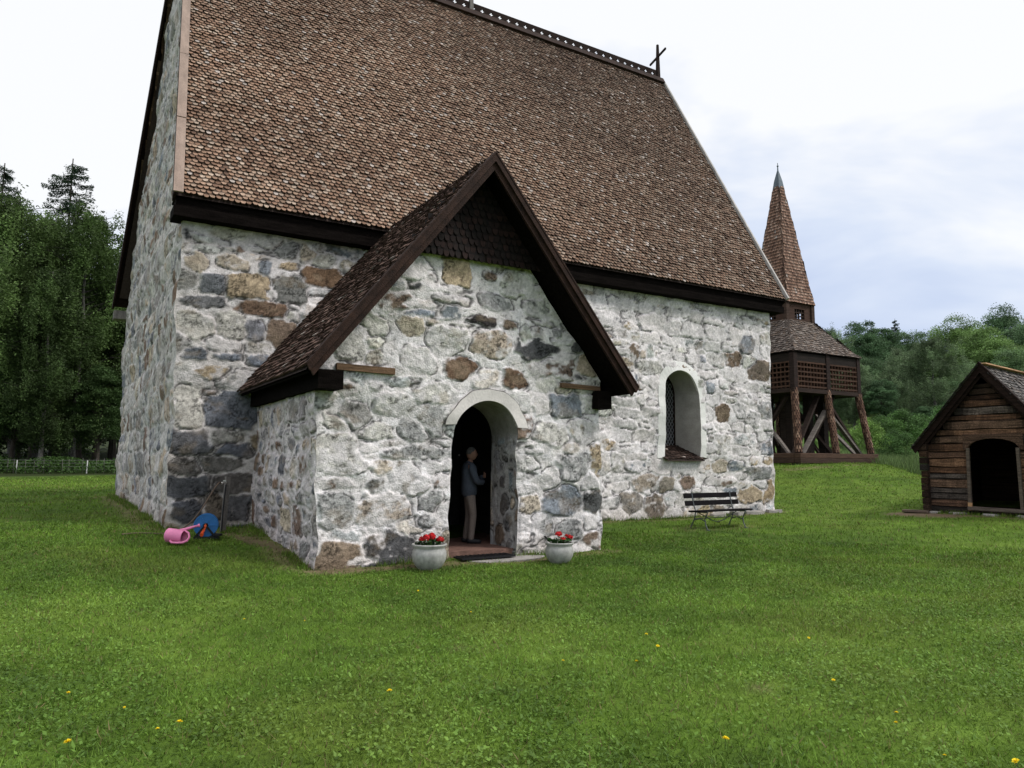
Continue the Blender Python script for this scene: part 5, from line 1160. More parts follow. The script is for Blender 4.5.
# ================================================================== GRASS
rgg = np.random.RandomState(99)
def scatter(n, d0, d1, power, half=62):
    u = rgg.rand(n); k = 2 - power
    d = (d0 ** k + u * (d1 ** k - d0 ** k)) ** (1 / k) if abs(k) > 1e-6 else d0 * (d1 / d0) ** u
    a = R(1) * rgg.uniform(-half, half, n)
    x = d * (FH[0] * np.cos(a) + RH[0] * np.sin(a)); y = d * (FH[1] * np.cos(a) + RH[1] * np.sin(a)); return x, y, d
def blades(n, d0, d1, power, hgt, wid, lean, tall=None, half=62):
    x, y, d = scatter(n, d0, d1, power, half); ok = ~inside_built(x, y)
    dr = dirt(x, y); ok &= rgg.rand(n) > dr * 1.05; ok &= y < 46.5
    if tall is not None: ok &= tall(x, y)
    x, y, d = x[ok], y[ok], d[ok]; n = len(x); z = tz(x, y)
    c = lawn_col(x, y) * rgg.uniform(.62, 1.5, n)[:, None]
    tuft = fbm(x * 2.6, y * 2.6, 93, 3); c *= (.72 + .56 * tuft)[:, None]
    dry = (rgg.rand(n) < .08 + .3 * dirt(x, y)); c[dry] = np.array([.20, .165, .07]) * rgg.uniform(.6, 1.2, dry.sum())[:, None]
    h = hgt * rgg.uniform(.55, 1.4, n) * (.65 + .7 * tuft); w = np.maximum(wid, d * .00062) * rgg.uniform(.7, 1.3, n)
    t = rgg.uniform(0, 6.283, n); l = rgg.uniform(.1, lean, n) * h; tb = rgg.uniform(0, 6.283, n)
    B = np.stack([x, y, z - .006], 1); wv = np.stack([np.cos(t) * w, np.sin(t) * w, np.zeros(n)], 1)
    tipv = np.stack([np.cos(tb) * l, np.sin(tb) * l, h], 1)
    V = np.stack([B - wv, B + wv, B + tipv], 1).reshape(-1, 3)
    return V, np.repeat(c, 3, 0)
V1, C1 = blades(390000, 2.4, 17, .75, .042, .0042, 1.5)
V2, C2 = blades(200000, 14, 46, .6, .06, .008, 1.1)
def edge_blades(segs, per_m, spread, hgt):
    xs_, ys_ = [], []
    for (a, b) in segs:
        n = int(max(.3, math.hypot(b[0] - a[0], b[1] - a[1])) * per_m); t = rgg.rand(n); xs_.append(a[0] + (b[0] - a[0]) * t + rgg.normal(0, spread, n)); ys_.append(a[1] + (b[1] - a[1]) * t + rgg.normal(0, spread, n))
    x, y = np.concatenate(xs_), np.concatenate(ys_); ok = ~inside_built(x, y) & (vnoise(x * 2.5, y * 2.5, 123) > .38); x, y = x[ok], y[ok]; n = len(x); z = tz(x, y)
    h = hgt * rgg.uniform(.4, 1.5, n); w = rgg.uniform(.004, .009, n); t = rgg.uniform(0, 6.283, n); tb = rgg.uniform(0, 6.283, n); l = h * rgg.uniform(.1, .8, n)
    B = np.stack([x, y, z - .01], 1); wv = np.stack([np.cos(t) * w, np.sin(t) * w, 0 * w], 1); tv = np.stack([np.cos(tb) * l, np.sin(tb) * l, h], 1)
    c = lawn_col(x, y) * rgg.uniform(.5, 1.3, n)[:, None]; dry = rgg.rand(n) < .12; c[dry] = np.array([.22, .19, .09])
    return np.stack([B - wv, B + wv, B + tv], 1).reshape(-1, 3), np.repeat(c, 3, 0)
hA = HUTC + HUTN * .1 + HUTR * -.12; hB = HUTC - HUTN * 3.1 + HUTR * -.12
V3, C3 = edge_blades([((XA, YP - .06), (5.4, YP - .06)), ((6.85, YP - .06), (XB, YP - .06)), ((XA - .06, YP), (XA - .06, Y0)), ((XB + .06, YP), (XB + .06, Y0)), ((X0, Y0 - .07), (XA, Y0 - .07)), ((XB, Y0 - .07), (X1, Y0 - .07)), ((X0 - .1, Y0), (X0 - .35, Y1)), ((X1 + .07, Y0), (X1 + .07, Y1)),
    (tuple(hA), tuple(hB)), ((28.3, 21.7), (34.2, 21.7))], 420, .07, .10)
V4, C4 = edge_blades([((p1[0] - .2, p1[1] - .16), (p1[0] + .2, p1[1] - .16)), ((p2[0] - .18, p2[1] - .14), (p2[0] + .18, p2[1] - .14)), ((13.2, 13.2), (14.7, 13.2)), ((1.5, 13.2), (2.4, 13.6)), ((2.5, 14.4), (2.7, 14.4))], 700, .06, .06)
V = np.vstack([V1, V2, V3, V4]); C = np.vstack([C1, C2, C3, C4]); k = len(V) // 3
gr = link_mesh('lawn_grass', quad_mesh('lawn_grass', V, np.arange(k * 3).reshape(-1, 3), C), M['grass'])
tag(gr, 'short mown green grass covering the churchyard lawn', 'grass', kind='stuff')
# clover and plantain leaves among the grass
x, y, d = scatter(200000, 2.4, 17, .85); pat = fbm(x * .8, y * .8, 95, 3); ok = ~inside_built(x, y) & (rgg.rand(len(x)) > dirt(x, y)) & (rgg.rand(len(x)) < sstep(.35, .65, pat) + .15)
x, y = x[ok], y[ok]; n = len(x); z = tz(x, y) + rgg.uniform(.008, .040, n); r_ = np.maximum(rgg.uniform(.006, .017, n), d[ok] * .0009); t = rgg.uniform(0, 6.283, n)
a = np.stack([np.cos(t), np.sin(t), rgg.normal(0, .5, n)], 1) * r_[:, None]; b = np.stack([-np.sin(t), np.cos(t), rgg.normal(0, .35, n)], 1) * r_[:, None] * .8
P = np.stack([x, y, z], 1); V = np.stack([P - a, P - b * .9 + a * .2, P + a, P + b * .9 + a * .2], 1).reshape(-1, 3)
c = lawn_col(x, y) * rgg.uniform(.6, 1.35, n)[:, None] * np.array([1.0, 1.04, 1.3])
cl = link_mesh('clover_leaves', quad_mesh('clover_leaves', V, np.arange(n * 4).reshape(-1, 4), np.repeat(c, 4, 0)), M['grass']); tag(cl, 'small clover leaves growing through the lawn', 'clover', kind='stuff')
# taller meadow beyond the lawn, right of the bell tower
def inmeadow(x, y):
    D = x * FH[0] + y * FH[1]; px = (x * RH[0] + y * RH[1]) / D * FPX + 512
    edge = 28.5 + 8.5 * sstep(925, 850, px) + 1.5 * fbm(x * .5, y * .5, 97, 2)
    return (px > 842) & (px < 1250) & (D > edge)
x, y, d = scatter(300000, 27, 62, .3, 48); ok = inmeadow(x, y); x, y, d = x[ok], y[ok], d[ok]; n = len(x); z = tz(x, y)
h = rgg.uniform(.2, .5, n); t = rgg.uniform(0, 6.283, n); w = rgg.uniform(.012, .03, n)
B = np.stack([x, y, z], 1); wv = np.stack([np.cos(t) * w, np.sin(t) * w, 0 * w], 1); tb = rgg.uniform(0, 6.283, n); tv = np.stack([np.cos(tb) * h * .35, np.sin(tb) * h * .35, h], 1)
c = np.array([.125, .19, .065]) * rgg.uniform(.6, 1.5, n)[:, None] * (.7 + .6 * fbm(x * .4, y * .4, 98, 3))[:, None]; V = np.stack([B - wv, B + wv, B + tv], 1).reshape(-1, 3)
mg = link_mesh('meadow_grass', quad_mesh('meadow_grass', V, np.arange(n * 3).reshape(-1, 3), np.repeat(c, 3, 0)), M['grass']); tag(mg, 'taller unmown meadow grass on the slope between the bell tower and the hut', 'grass', kind='stuff')
# nettles and weeds along the wood edge
n = 42000; px_r = rgg.uniform(-260, 320, n); D_ = rgg.uniform(44.8, 50, n); x = FH[0] * D_ + RH[0] * (px_r - 512) / FPX * D_; y = FH[1] * D_ + RH[1] * (px_r - 512) / FPX * D_
hmax = (.35 + 1.1 * fbm(x * .5, y * .5, 101, 3)) * sstep(44.5, 46.5, D_ + 1.2 * fbm(x * .8, y * .8, 102, 2)); z = tz(x, y) + rgg.rand(n) ** .7 * hmax
t = rgg.uniform(0, 6.283, n); r_ = rgg.uniform(.03, .085, n); a = np.stack([np.cos(t), np.sin(t), rgg.normal(0, .5, n)], 1) * r_[:, None]; b = np.stack([-np.sin(t), np.cos(t), rgg.normal(0, .5, n)], 1) * r_[:, None] * .6
P = np.stack([x, y, z], 1); V = np.stack([P - a, P - b, P + a, P + b], 1).reshape(-1, 3); c = np.array([.055, .11, .026]) * rgg.uniform(.45, 1.4, n)[:, None]
wd = link_mesh('weeds', quad_mesh('weeds', V, np.arange(n * 4).reshape(-1, 4), np.repeat(c, 4, 0)), M['grass']); tag(wd, 'green nettles and weeds along the edge of the wood behind the wire fence', 'weeds', kind='stuff')

# ================================================================== DANDELIONS
dl = tag(empty('dandelion', (0, 0, 0)), 'small yellow dandelion flower in the lawn', 'dandelion', 'yellow dandelions in the lawn')
mb = MB(); rr = random.Random(6)
for k in range(46):
    t = rr.uniform(0, 6.28); e = rr.uniform(.05, 1.2); ln = .021 * rr.uniform(.8, 1.1); d_ = np.array([math.cos(t) * math.cos(e), math.sin(t) * math.cos(e), math.sin(e) * .7]); s_v = np.array([-math.sin(t), math.cos(t), 0]) * .0035
    o_ = np.array([0, 0, .045]); mb.add([o_ - s_v, o_ + s_v, o_ + d_ * ln + s_v, o_ + d_ * ln - s_v], [(0, 1, 2, 3)])
mb.build('flower_head', M['dandelion'], dl)
mb = MB(); mb.tube([(0.004, 0, -.01), (0, 0, .047)], .002, 5); mb.build('stalk', M['stalk'], dl)
first = True
for (px, py, s) in ((390, 692, 1.0), (179, 724, 1.05), (70, 744, 1.15), (68, 692, .7), (125, 705, .5), (158, 727, .6), (725, 741, 1.1), (637, 662, .9), (657, 646, .9), (646, 634, .8), (562, 660, .7), (834, 680, .8), (897, 712, .7), (897, 723, .8), (1018, 762, 1.0), (245, 618, .6), (418, 590, .7), (305, 620, .6), (808, 637, .7), (470, 611, .6), (945, 754, .6)):
    dvec = ray(px, py); t = -1.6 / dvec[2]
    for _q in range(4): p = CAM + dvec * t; t = (gz(p[0], p[1]) + .045 - 1.6) / dvec[2]
    p = CAM + dvec * t; o = dl if first else copy_tree(dl)
    o.location = (p[0], p[1], gz(p[0], p[1]) + .012); o.rotation_euler = (rr.uniform(-.3, .3), rr.uniform(-.3, .3), rr.uniform(0, 6)); o.scale = (s * .9,) * 3; first = False

# ================================================================== WIRE FENCE
fe = plan(20, 45.5); fence = tag(empty('wire_fence', (fe[0], fe[1], gz(*fe))), 'low wire fence with white stakes along the edge of the dark wood', 'fence'); FO = np.array([fe[0], fe[1], gz(*fe)])
rf = random.Random(12)
for px in (-150, -50, 20, 90, 160):
    p = plan(px, 45.5 if px < 60 else 45); z = gz(*p); mb = MB(); mb.beam((p[0], p[1], z - .1), (p[0] + .02, p[1], z + .80), .055, .055); mb.build('fence_post', M['white_post'], fence, FO)
for px in range(-160, 170, 9):
    q = px + rf.uniform(-3, 3); p = plan(q, 45.4); z = gz(*p); mb = MB(); mb.tube([(p[0], p[1], z), (p[0] + rf.uniform(-.03, .03), p[1], z + rf.uniform(.75, .95))], .012, 5); mb.build('fence_stake', M['grey_post'], fence, FO)
mb = MB()
for hz_ in (.22, .42, .62, .8):
    pts = []
    for px in range(-160, 171, 30): p = plan(px, 45.4); pts.append((p[0], p[1], gz(*p) + hz_))
    mb.tube(pts, .006, 4)
mb.build('wire', M['wire'], fence, FO)

# ================================================================== TREES
def leaf_quads(P, size, rng, flat=.6, asp=.62):
    n = len(P); nrm = rng.normal(0, 1, (n, 3)); nrm[:, 2] = np.abs(nrm[:, 2]) + flat; nrm /= np.linalg.norm(nrm, axis=1)[:, None]
    a = np.cross(nrm, rng.normal(0, 1, (n, 3))); a /= np.linalg.norm(a, axis=1)[:, None]; b = np.cross(nrm, a); s = size * rng.uniform(.65, 1.35, n)[:, None]
    return np.stack([P - a * s, P - b * s * asp + a * s * .15, P + a * s, P + b * s * asp + a * s * .15], 1).reshape(-1, 3)
def trunk_mesh(mb, H, r0, rng, bend=.03, top=.85, n=9, c=(1, 1, 1)):
    pts = []; x = y = 0
    for k in range(n + 1):
        t = k / n; pts.append((x, y, H * top * t - .3 * (k == 0))); x += rng.normal(0, bend) * H / n; y += rng.normal(0, bend) * H / n
    mb.tube(pts, [r0 * (1.35 if k == 0 else 1) * (1 - .88 * k / n) + .01 for k in range(n + 1)], 9, c); return np.array(pts)
def at_h(pts, z): k = np.interp(z, pts[:, 2], np.arange(len(pts))); i = int(min(k, len(pts) - 2)); f = k - i; return pts[i] * (1 - f) + pts[i + 1] * f
def finish_tree(root, mb, bark, P, C, size, rng, flat=.6, asp=.62):
    mb.build('trunk', M[bark], root)
    link_mesh('crown', quad_mesh('crown', leaf_quads(P, size, rng, flat, asp), np.arange(len(P) * 4).reshape(-1, 4), np.repeat(C, 4, 0)), M['leaf'], root)
def make_birch(seed, H=20, n_br=92, leaves=74000, Rmax=5.0, base=.12, size=.082, col=(.082, .125, .040)):
    rng = np.random.RandomState(seed); root = empty('birch_tree', (0, 0, -500)); mb = MB(); pts = trunk_mesh(mb, H, .2, rng, .025, .94, 9, (.13, .122, .11))
    P = []; C = []; strands = []
    for k in range(n_br):
        t = base + (1 - base) * ((k + rng.rand()) / n_br) ** .9; z0 = H * t * .94; o = at_h(pts, z0)
        env = Rmax * min(1, ((1 - t) / .42 + .06) ** .62) * (.72 + .28 * sstep(.0, .3, t - base)) * rng.uniform(.5, 1.12); a = rng.uniform(0, 6.283) + k * 2.4
        e = o + np.array([math.cos(a) * env, math.sin(a) * env, env * rng.uniform(.1, .5)]); mid_ = (o + e) / 2 + np.array([0, 0, env * .12]); mb.tube([o, mid_, e], [.05 * (1 - t) + .015, .022, .008], 4, (.035, .032, .028))
        cb = rng.uniform(.6, 1.35)
        for q in range(rng.randint(7, 12)):
            f = rng.uniform(.25, 1.05); b = o * (1 - f) ** 2 + 2 * mid_ * f * (1 - f) + e * f * f + rng.normal(0, .35, 3); strands.append((b, rng.uniform(.8, 2.6), rng.normal(0, .13, 2), cb * rng.uniform(.75, 1.25)))
    m = max(1, leaves // len(strands))
    for (b, ln, dr, cb) in strands:
        f = rng.rand(m) ** .8; p = b + np.stack([dr[0] * f + rng.normal(0, .17, m), dr[1] * f + rng.normal(0, .17, m), -ln * f + rng.normal(0, .08, m)], 1); P.append(p)
        C.append(np.array(col) * (cb * rng.uniform(.7, 1.35, m))[:, None])
    finish_tree(root, mb, 'bark_birch', np.vstack(P), np.vstack(C), size, rng, .1, .5); return root
def make_broad(seed, H=14, leaves=42000, Rx=4.6, base=.16, size=.095, n_cl=130, col=(.082, .135, .045)):
    rng = np.random.RandomState(seed); root = empty('broadleaf_tree', (0, 0, -500)); mb = MB(); pts = trunk_mesh(mb, H, .26, rng, .03, .8)
    cz = H * (base + 1) / 2; hz = H * (1 - base) / 2; P = []; C = []; m = leaves // n_cl
    lobes = rng.normal(0, 1, (7, 3)); lobes /= np.linalg.norm(lobes, axis=1)[:, None]; la = rng.uniform(-.16, .10, 7)
    for k in range(n_cl):
        d = rng.normal(0, 1, 3); d /= np.linalg.norm(d); d[2] = d[2] * .9 + .1; r_ = rng.uniform(.15, 1) ** .5
        r_ *= 1 + sum(la[q] * max(0, d @ lobes[q]) ** 4 for q in range(7)); taper = 1 - .22 * d[2]
        c = np.array([d[0] * Rx * taper, d[1] * Rx * taper, d[2] * hz]) * r_ * .86 + np.array([0, 0, cz]); cr = rng.uniform(.75, 1.45) * Rx / 4.2
        v = rng.normal(0, 1, (m, 3)); v /= np.linalg.norm(v, axis=1)[:, None]; v[:, 2] = np.where(v[:, 2] < -.3, -v[:, 2] * .6, v[:, 2]); rad = rng.uniform(.55, 1.08, m)[:, None]
        P.append(c + v * rad * np.array([cr, cr, cr * .7])); C.append(np.array(col) * (rng.uniform(.62, 1.35) * rng.uniform(.7, 1.35, m))[:, None])
        if k % 3 == 0: o = at_h(pts, min(H * .75, max(H * base * .7, c[2] * .62))); mb.tube([o, (o + c) / 2 + [0, 0, .2], c * .9 + o * .1], [.07, .035, .012], 5)
    finish_tree(root, mb, 'bark', np.vstack(P), np.vstack(C), size, rng, .5); return root
def make_spruce(seed, H=24, Rb=5.8, leaves=60000, size=.10, col=(.036, .060, .032)):
    rng = np.random.RandomState(seed); root = empty('spruce_tree', (0, 0, -500)); mb = MB(); pts = trunk_mesh(mb, H, .24, rng, .006, .985)
    P = []; C = []; n_w = 30; br = []
    for k in range(n_w):
        t = .10 + .89 * (k / n_w); z = H * t; L = Rb * (1 - t) ** .52 + .05
        for q in range(rng.randint(5, 8)):
            a = rng.uniform(0, 6.283); br.append((z + rng.uniform(-.25, .25), a, L * rng.uniform(.65, 1.15)))
    tot = sum(b[2] for b in br)
    for (z, a, L) in br:
        o = at_h(pts, z); m = max(6, int(leaves * L / tot)); f = rng.rand(m) ** .75; dir_ = np.array([math.cos(a), math.sin(a), 0]); side = np.array([-math.sin(a), math.cos(a), 0])
        drop = -.30 * L * f + .26 * L * f ** 3; wv = (1 - f) * .24 * L * .5 + .10
        p = o + dir_ * (L * f)[:, None] + side * (rng.normal(0, 1, m) * wv)[:, None]; p[:, 2] += drop - np.abs(rng.normal(0, .16, m)); P.append(p); C.append(np.array(col) * (rng.uniform(.7, 1.3) * rng.uniform(.65, 1.45, m))[:, None])
        mb.tube([o, o + dir_ * L * .6 + [0, 0, -.2 * L * .6], o + dir_ * L + [0, 0, -.04 * L]], [.035, .02, .008], 4)
    finish_tree(root, mb, 'bark', np.vstack(P), np.vstack(C), size, rng, .7, .34); return root
def make_bush(seed, H=3, Rx=1.6, leaves=9000, size=.06, col=(.115, .20, .055)):
    rng = np.random.RandomState(seed); root = empty('bush', (0, 0, -500)); mb = MB(); P = []; C = []; n_cl = 46; m = leaves // n_cl
    for k in range(n_cl):
        a = rng.uniform(0, 6.283); e = rng.uniform(-.05, 1.5); r_ = rng.uniform(.35, 1) ** .5; c = np.array([math.cos(a) * math.cos(e) * Rx, math.sin(a) * math.cos(e) * Rx, .25 + math.sin(e) * (H - .35)]) * r_
        v = rng.normal(0, 1, (m, 3)); v /= np.linalg.norm(v, axis=1)[:, None]; P.append(c + v * rng.uniform(.4, 1.05, m)[:, None] * np.array([.5, .5, .42]) * Rx / 1.6); C.append(np.array(col) * (rng.uniform(.65, 1.35) * rng.uniform(.7, 1.35, m))[:, None])
        if k % 4 == 0: mb.tube([(0, 0, -.1), c * .5 + np.array([0, 0, .2]), c], [.04, .025, .01], 5)
    P = np.vstack(P); P[:, 2] = np.maximum(P[:, 2], .03); finish_tree(root, mb, 'bark', P, np.vstack(C), size, rng, .4); return root
PROTO = dict(b1=(make_birch(1), 20), b2=(make_birch(2, n_br=80, Rmax=5.8), 20), b3=(make_birch(3, Rmax=4.2, base=.2), 20),
             d1=(make_broad(4), 14), d2=(make_broad(5, Rx=5.2), 14), d3=(make_broad(6, Rx=4.0, base=.08), 14), s1=(make_spruce(7), 24), s2=(make_spruce(8, Rb=4.4), 24),
             h1=(make_bush(9), 3), h2=(make_bush(10, Rx=1.9), 3))
used_ = set()
def put(px, D, top, kind, label, cat, group=None, col=(1, 1, 1), wide=1.0, rz=None, H=None):
    p = plan(px, D); zg = gz(*p)
    if H is None: H = 1.6 + (462 - top + (9 if px > 600 and D > 70 else 6 if kind[0] == 'b' else 0)) * D / FPX - zg
    proto, h0 = PROTO[kind]; s = H / h0; o = proto if kind not in used_ else copy_tree(proto); used_.add(kind)
    o.location = (p[0], p[1], zg - .05); o.scale = (s * wide, s * wide, s); o.rotation_euler = (0, 0, (px * 1.7 + D) % 6.28 if rz is None else rz)
    tag(o, label, cat, group)
    for ch in o.children:
        if ch.name.startswith('crown'): ch.color = (col[0], col[1], col[2], 1)
    return o
GW1 = 'trees of the dark wood left of the church'; GW2 = 'trees on the wooded hillside'
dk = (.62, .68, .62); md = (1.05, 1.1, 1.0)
put(14, 50, 186, 'b1', 'tall drooping birch at the left edge of the wood', 'tree', GW1, md, 1.15)
put(74, 52, 195, 'b2', 'broad drooping birch standing in front of the tall spruce', 'tree', GW1, (.82, .88, .78), 1.05)
put(55, 63, 145, 's1', 'tall dark spruce rising above the birches beside the church', 'tree', GW1, (.9, 1, 1))
put(-14, 62, 150, 's2', 'dark spruce with only its edge showing at the far left', 'tree', GW1, (.9, 1, 1))
put(114, 60, 222, 'd1', 'loose leafy tree with sky showing through, next to the church wall', 'tree', GW1, md, .8)
LB = 'dark leafy tree deep in the wood left of the church'
put(42, 48, 262, 'b3', 'slender pale-trunked birch leaning at the front of the wood', 'tree', GW1, dk, 1.0)
put(38, 54, 205, 'b2', 'full drooping birch filling the gap between two taller trees at the left', 'tree', GW1, md, 1.0)
put(100, 50, 352, 'd3', 'low dark leafy tree at the wood edge by the church corner', 'tree', GW1, dk, .9)
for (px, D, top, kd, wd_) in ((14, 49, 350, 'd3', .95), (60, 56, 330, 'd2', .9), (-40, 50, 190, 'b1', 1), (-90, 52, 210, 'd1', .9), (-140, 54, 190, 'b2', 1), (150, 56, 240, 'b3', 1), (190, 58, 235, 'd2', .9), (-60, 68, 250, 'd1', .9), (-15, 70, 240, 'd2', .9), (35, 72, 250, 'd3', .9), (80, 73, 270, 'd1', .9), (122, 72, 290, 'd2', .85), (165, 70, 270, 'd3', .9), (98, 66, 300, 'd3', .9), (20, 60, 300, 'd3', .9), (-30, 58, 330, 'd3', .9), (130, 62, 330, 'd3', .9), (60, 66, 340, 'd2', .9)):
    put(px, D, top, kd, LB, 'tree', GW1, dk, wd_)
hz1 = (1.5, 1.48, 2.1); hz2 = (1.7, 1.66, 2.2); br_ = (2.05, 1.98, 1.9); dkr = (1.0, 1.1, 1.5); gy = (1.8, 1.68, 2.7)  # crown colours lifted and greyed to imitate haze over distance
RB = 'green leafy tree on the wooded hillside right of the bell tower'
put(838, 92, 328, 'b1', 'feathery birch just right of the bell tower roof', 'tree', GW2, gy, 1.1)
put(868, 104, 321, 'd1', 'dark rounded tree top between the feathery birch and the small spruce', 'tree', GW2, dkr, .8)
put(900, 124, 322, 's2', 'small dark pointed spruce on the hillside skyline', 'tree', GW2, dkr, .8)
put(936, 83, 338, 'b2', 'large grey-green weeping birch above the left slope of the hut roof', 'tree', GW2, (1.7, 1.6, 2.5), 1.6)
put(962, 108, 319, 'd2', 'bright green domed tree behind the weeping birch', 'tree', GW2, br_, .82)
put(992, 101, 327, 'd1', 'broad bright green tree above the hut ridge', 'tree', GW2, br_, 1.05)
put(1010, 134, 308, 'd2', 'dark round tree standing highest on the skyline at the right', 'tree', GW2, dkr, .8)
put(855, 80, 362, 'b3', 'pale birch below the skyline beside the bell tower', 'tree', GW2, gy, 1.5)
for (px, D, top, kd, co, wd_) in ((886, 112, 320, 'd3', dkr, .8), (912, 113, 332, 'd1', hz1, .8), (905, 92, 350, 'b1', gy, 1.3), (1032, 116, 320, 'd2', hz1, .85), (1055, 104, 325, 'd1', hz2, .9), (1085, 100, 330, 'd2', br_, .9), (1120, 104, 322, 'd3', hz1, .9), (1160, 100, 330, 'd1', hz2, .9),
    (882, 78, 378, 'd3', dkr, 1.0), (972, 88, 368, 'd2', hz1, 1.0), (1016, 93, 350, 'd1', hz2, 1.0), (836, 82, 392, 'd3', hz1, .9), (952, 80, 402, 'd3', dkr, 1.2), (925, 78, 408, 'd3', dkr, 1.2), (810, 96, 352, 'd1', dkr, .9), (780, 98, 360, 'd2', hz1, .9), (740, 100, 360, 'd1', hz1, .9), (700, 100, 362, 'd3', hz1, .9),
    (825, 105, 340, 'd2', hz1, .9), (850, 108, 332, 'd3', hz1, .9), (930, 118, 336, 'd2', dkr, .9), (980, 122, 322, 'd3', hz1, .9), (1050, 90, 370, 'b3', gy, 1.2), (1090, 88, 372, 'd3', hz1, 1), (1000, 80, 402, 'd3', dkr, 1.2), (1040, 80, 398, 'd3', dkr, 1.2), (900, 100, 352, 'd3', dkr, 1.0), (868, 92, 362, 'd2', hz1, .9), (815, 84, 400, 'd3', dkr, 1.0), (790, 86, 398, 'd3', dkr, 1.0)):
    put(px, D, top, kd, RB, 'tree', GW2, co, wd_)
GBu = 'bushes at the foot of the hillside'
put(866, 54, 417, 'h1', 'bright green rounded bush just right of the bell tower', 'bush', GBu, (1.6, 1.55, 1.3), 1.05)
put(897, 51, 427, 'h2', 'dark green bush between the bright bush and the hut', 'bush', GBu, (.62, .72, .72), 1.05)
for (px, D, top, kd, co) in ((842, 58, 428, 'h2', (.8, .9, .8)), (884, 60, 414, 'h2', (.75, .85, .8)), (905, 62, 408, 'h1', (.7, .8, .8)), (812, 60, 436, 'h1', (.9, 1, .8)), (925, 66, 412, 'h2', (.7, .8, .8)), (945, 70, 404, 'h1', (.65, .78, .8)), (778, 62, 440, 'h2', (.9, 1, .8)), (1060, 60, 410, 'h1', (.8, .9, .8))):
    put(px, D, top, kd, 'green bush at the foot of the wooded hillside', 'bush', GBu, co, 1.15)
# far woods filling the hillside
rfw = np.random.RandomState(77); P = []; C = []
for k in range(420):
    px = rfw.uniform(690, 1330); D = rfw.uniform(128, 190); p = plan(px, D); zg = gz(*p); Ht = rfw.uniform(7, 11) * (1 - .0 * D); cb = rfw.uniform(.6, 1.2); m = 210
    v = rfw.normal(0, 1, (m, 3)); v /= np.linalg.norm(v, axis=1)[:, None]; P.append(np.array([p[0], p[1], zg + Ht * .5]) + v * rfw.uniform(.5, 1.05, m)[:, None] * np.array([3.2, 3.2, Ht * .5])); C.append(np.array([.075, .105, .065]) * (cb * rfw.uniform(.7, 1.3, m))[:, None])
P = np.vstack(P); fw = link_mesh('woods', quad_mesh('woods', leaf_quads(P, .42, rfw), np.arange(len(P) * 4).reshape(-1, 4), np.repeat(np.vstack(C), 4, 0)), M['leaf']); tag(fw, 'far dark woods filling the hillside behind the nearer trees', 'woods', kind='stuff')
P = []; C = []
for k in range(120):
    px = rfw.uniform(-330, 330); D = rfw.uniform(76, 96); p = plan(px, D); zg = gz(*p); Ht = rfw.uniform(8, 13); m = 300
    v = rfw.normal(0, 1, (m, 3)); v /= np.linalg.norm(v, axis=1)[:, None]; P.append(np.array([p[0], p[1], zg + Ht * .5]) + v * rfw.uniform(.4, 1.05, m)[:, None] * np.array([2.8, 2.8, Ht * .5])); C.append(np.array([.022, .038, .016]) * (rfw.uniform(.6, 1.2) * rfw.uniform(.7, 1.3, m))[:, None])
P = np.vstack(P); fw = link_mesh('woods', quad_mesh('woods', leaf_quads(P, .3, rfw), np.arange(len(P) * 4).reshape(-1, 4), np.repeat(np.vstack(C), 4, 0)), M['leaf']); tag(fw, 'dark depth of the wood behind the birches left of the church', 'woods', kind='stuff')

# ================================================================== SKY AND LIGHT
EL, SAZ = R(48), math.atan2(.72, -.70)
world = bpy.data.worlds.new('World'); scene.world = world; nt, N, L = nodes_of(world)
wo = N.new('ShaderNodeOutputWorld'); bg = N.new('ShaderNodeBackground'); bg.inputs['Strength'].default_value = .1
sky = N.new('ShaderNodeTexSky'); sky.sky_type = 'NISHITA'; sky.sun_disc = False; sky.sun_elevation = EL; sky.sun_rotation = SAZ
tc = N.new('ShaderNodeTexCoord'); mp = N.new('ShaderNodeMapping'); mp.inputs['Scale'].default_value = (1.0, 1.0, 2.7); mp.inputs['Location'].default_value = (.35, .1, .2)
L.new(tc.outputs['Generated'], mp.inputs['Vector'])
nz = N.new('ShaderNodeTexNoise'); nz.inputs['Scale'].default_value = 2.3; nz.inputs['Detail'].default_value = 5; nz.inputs['Roughness'].default_value = .52; nz.inputs['Distortion'].default_value = .3
L.new(mp.outputs[0], nz.inputs['Vector'])
sx = N.new('ShaderNodeSeparateXYZ'); L.new(tc.outputs['Generated'], sx.inputs[0])
elev = N.new('ShaderNodeMapRange'); elev.inputs['From Min'].default_value = .02; elev.inputs['From Max'].default_value = .62; elev.inputs['To Min'].default_value = -.15; elev.inputs['To Max'].default_value = .27
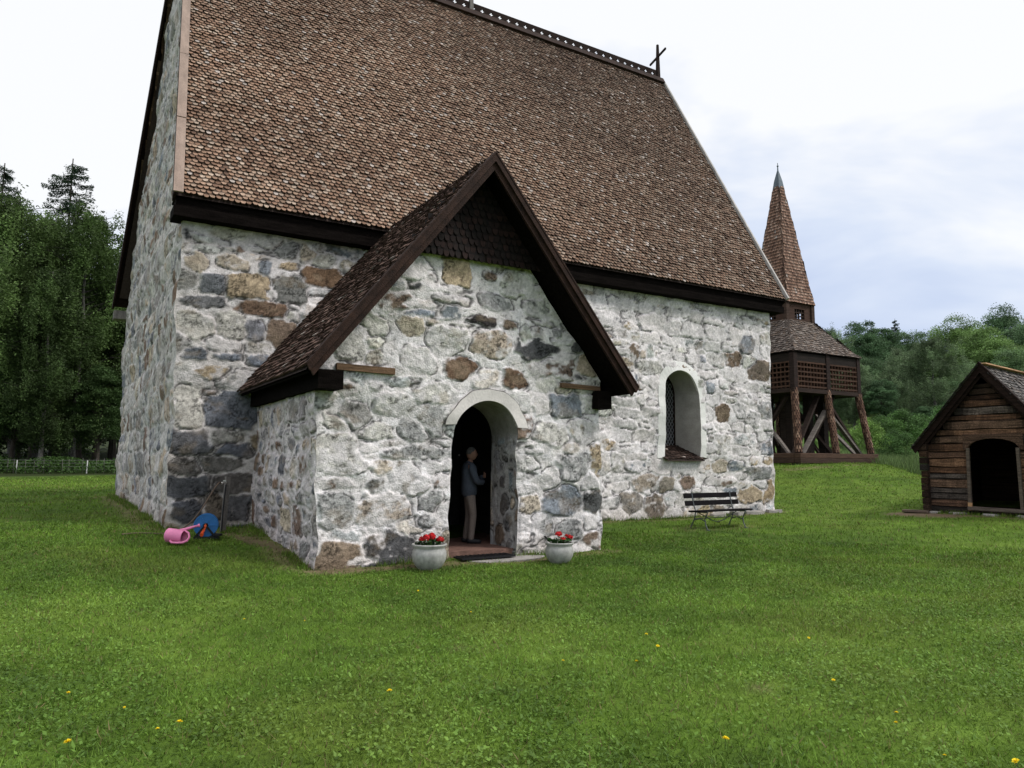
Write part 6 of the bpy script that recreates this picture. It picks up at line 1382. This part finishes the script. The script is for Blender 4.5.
L.new(sx.outputs['Z'], elev.inputs['Value'])
ad = N.new('ShaderNodeMath'); ad.operation = 'ADD'; L.new(nz.outputs['Fac'], ad.inputs[0]); L.new(elev.outputs[0], ad.inputs[1])
rp = N.new('ShaderNodeValToRGB'); rp.color_ramp.elements[0].position = .34; rp.color_ramp.elements[0].color = (6.0, 7.0, 9.3, 1); rp.color_ramp.elements[1].position = .60; rp.color_ramp.elements[1].color = (10.6, 10.7, 10.9, 1)
e = rp.color_ramp.elements.new(.46); e.color = (7.7, 8.5, 10.1, 1)
L.new(ad.outputs[0], rp.inputs['Fac'])
mx = N.new('ShaderNodeMix'); mx.data_type = 'RGBA'; mx.inputs['Factor'].default_value = .90
L.new(sky.outputs[0], mx.inputs['A']); zen = N.new('ShaderNodeMapRange'); zen.inputs['From Min'].default_value = .55; zen.inputs['From Max'].default_value = .95; zen.inputs['To Min'].default_value = 1.0; zen.inputs['To Max'].default_value = 1.45
L.new(sx.outputs['Z'], zen.inputs['Value']); zm_ = N.new('ShaderNodeVectorMath'); zm_.operation = 'SCALE'; L.new(rp.outputs['Color'], zm_.inputs[0]); L.new(zen.outputs[0], zm_.inputs['Scale']); L.new(zm_.outputs[0], mx.inputs['B']); L.new(mx.outputs['Result'], bg.inputs['Color']); L.new(bg.outputs[0], wo.inputs['Surface'])
sd = bpy.data.lights.new('sun', 'SUN'); sd.energy = 2.4; sd.angle = R(14); sd.color = (1.0, .965, .92); so = bpy.data.objects.new('sun', sd); COL.objects.link(so)
dirv = Vector((math.sin(SAZ) * math.cos(EL), math.cos(SAZ) * math.cos(EL), math.sin(EL))); so.rotation_euler = dirv.to_track_quat('Z', 'Y').to_euler(); so.location = (0, -10, 30)
scene.render.engine = 'CYCLES'; scene.view_settings.view_transform = 'Standard'; scene.view_settings.look = 'None'; scene.view_settings.exposure = 0; scene.view_settings.gamma = 1
scene.cycles.use_denoising = True; scene.cycles.max_bounces = 6; scene.cycles.diffuse_bounces = 3; scene.cycles.transparent_max_bounces = 6
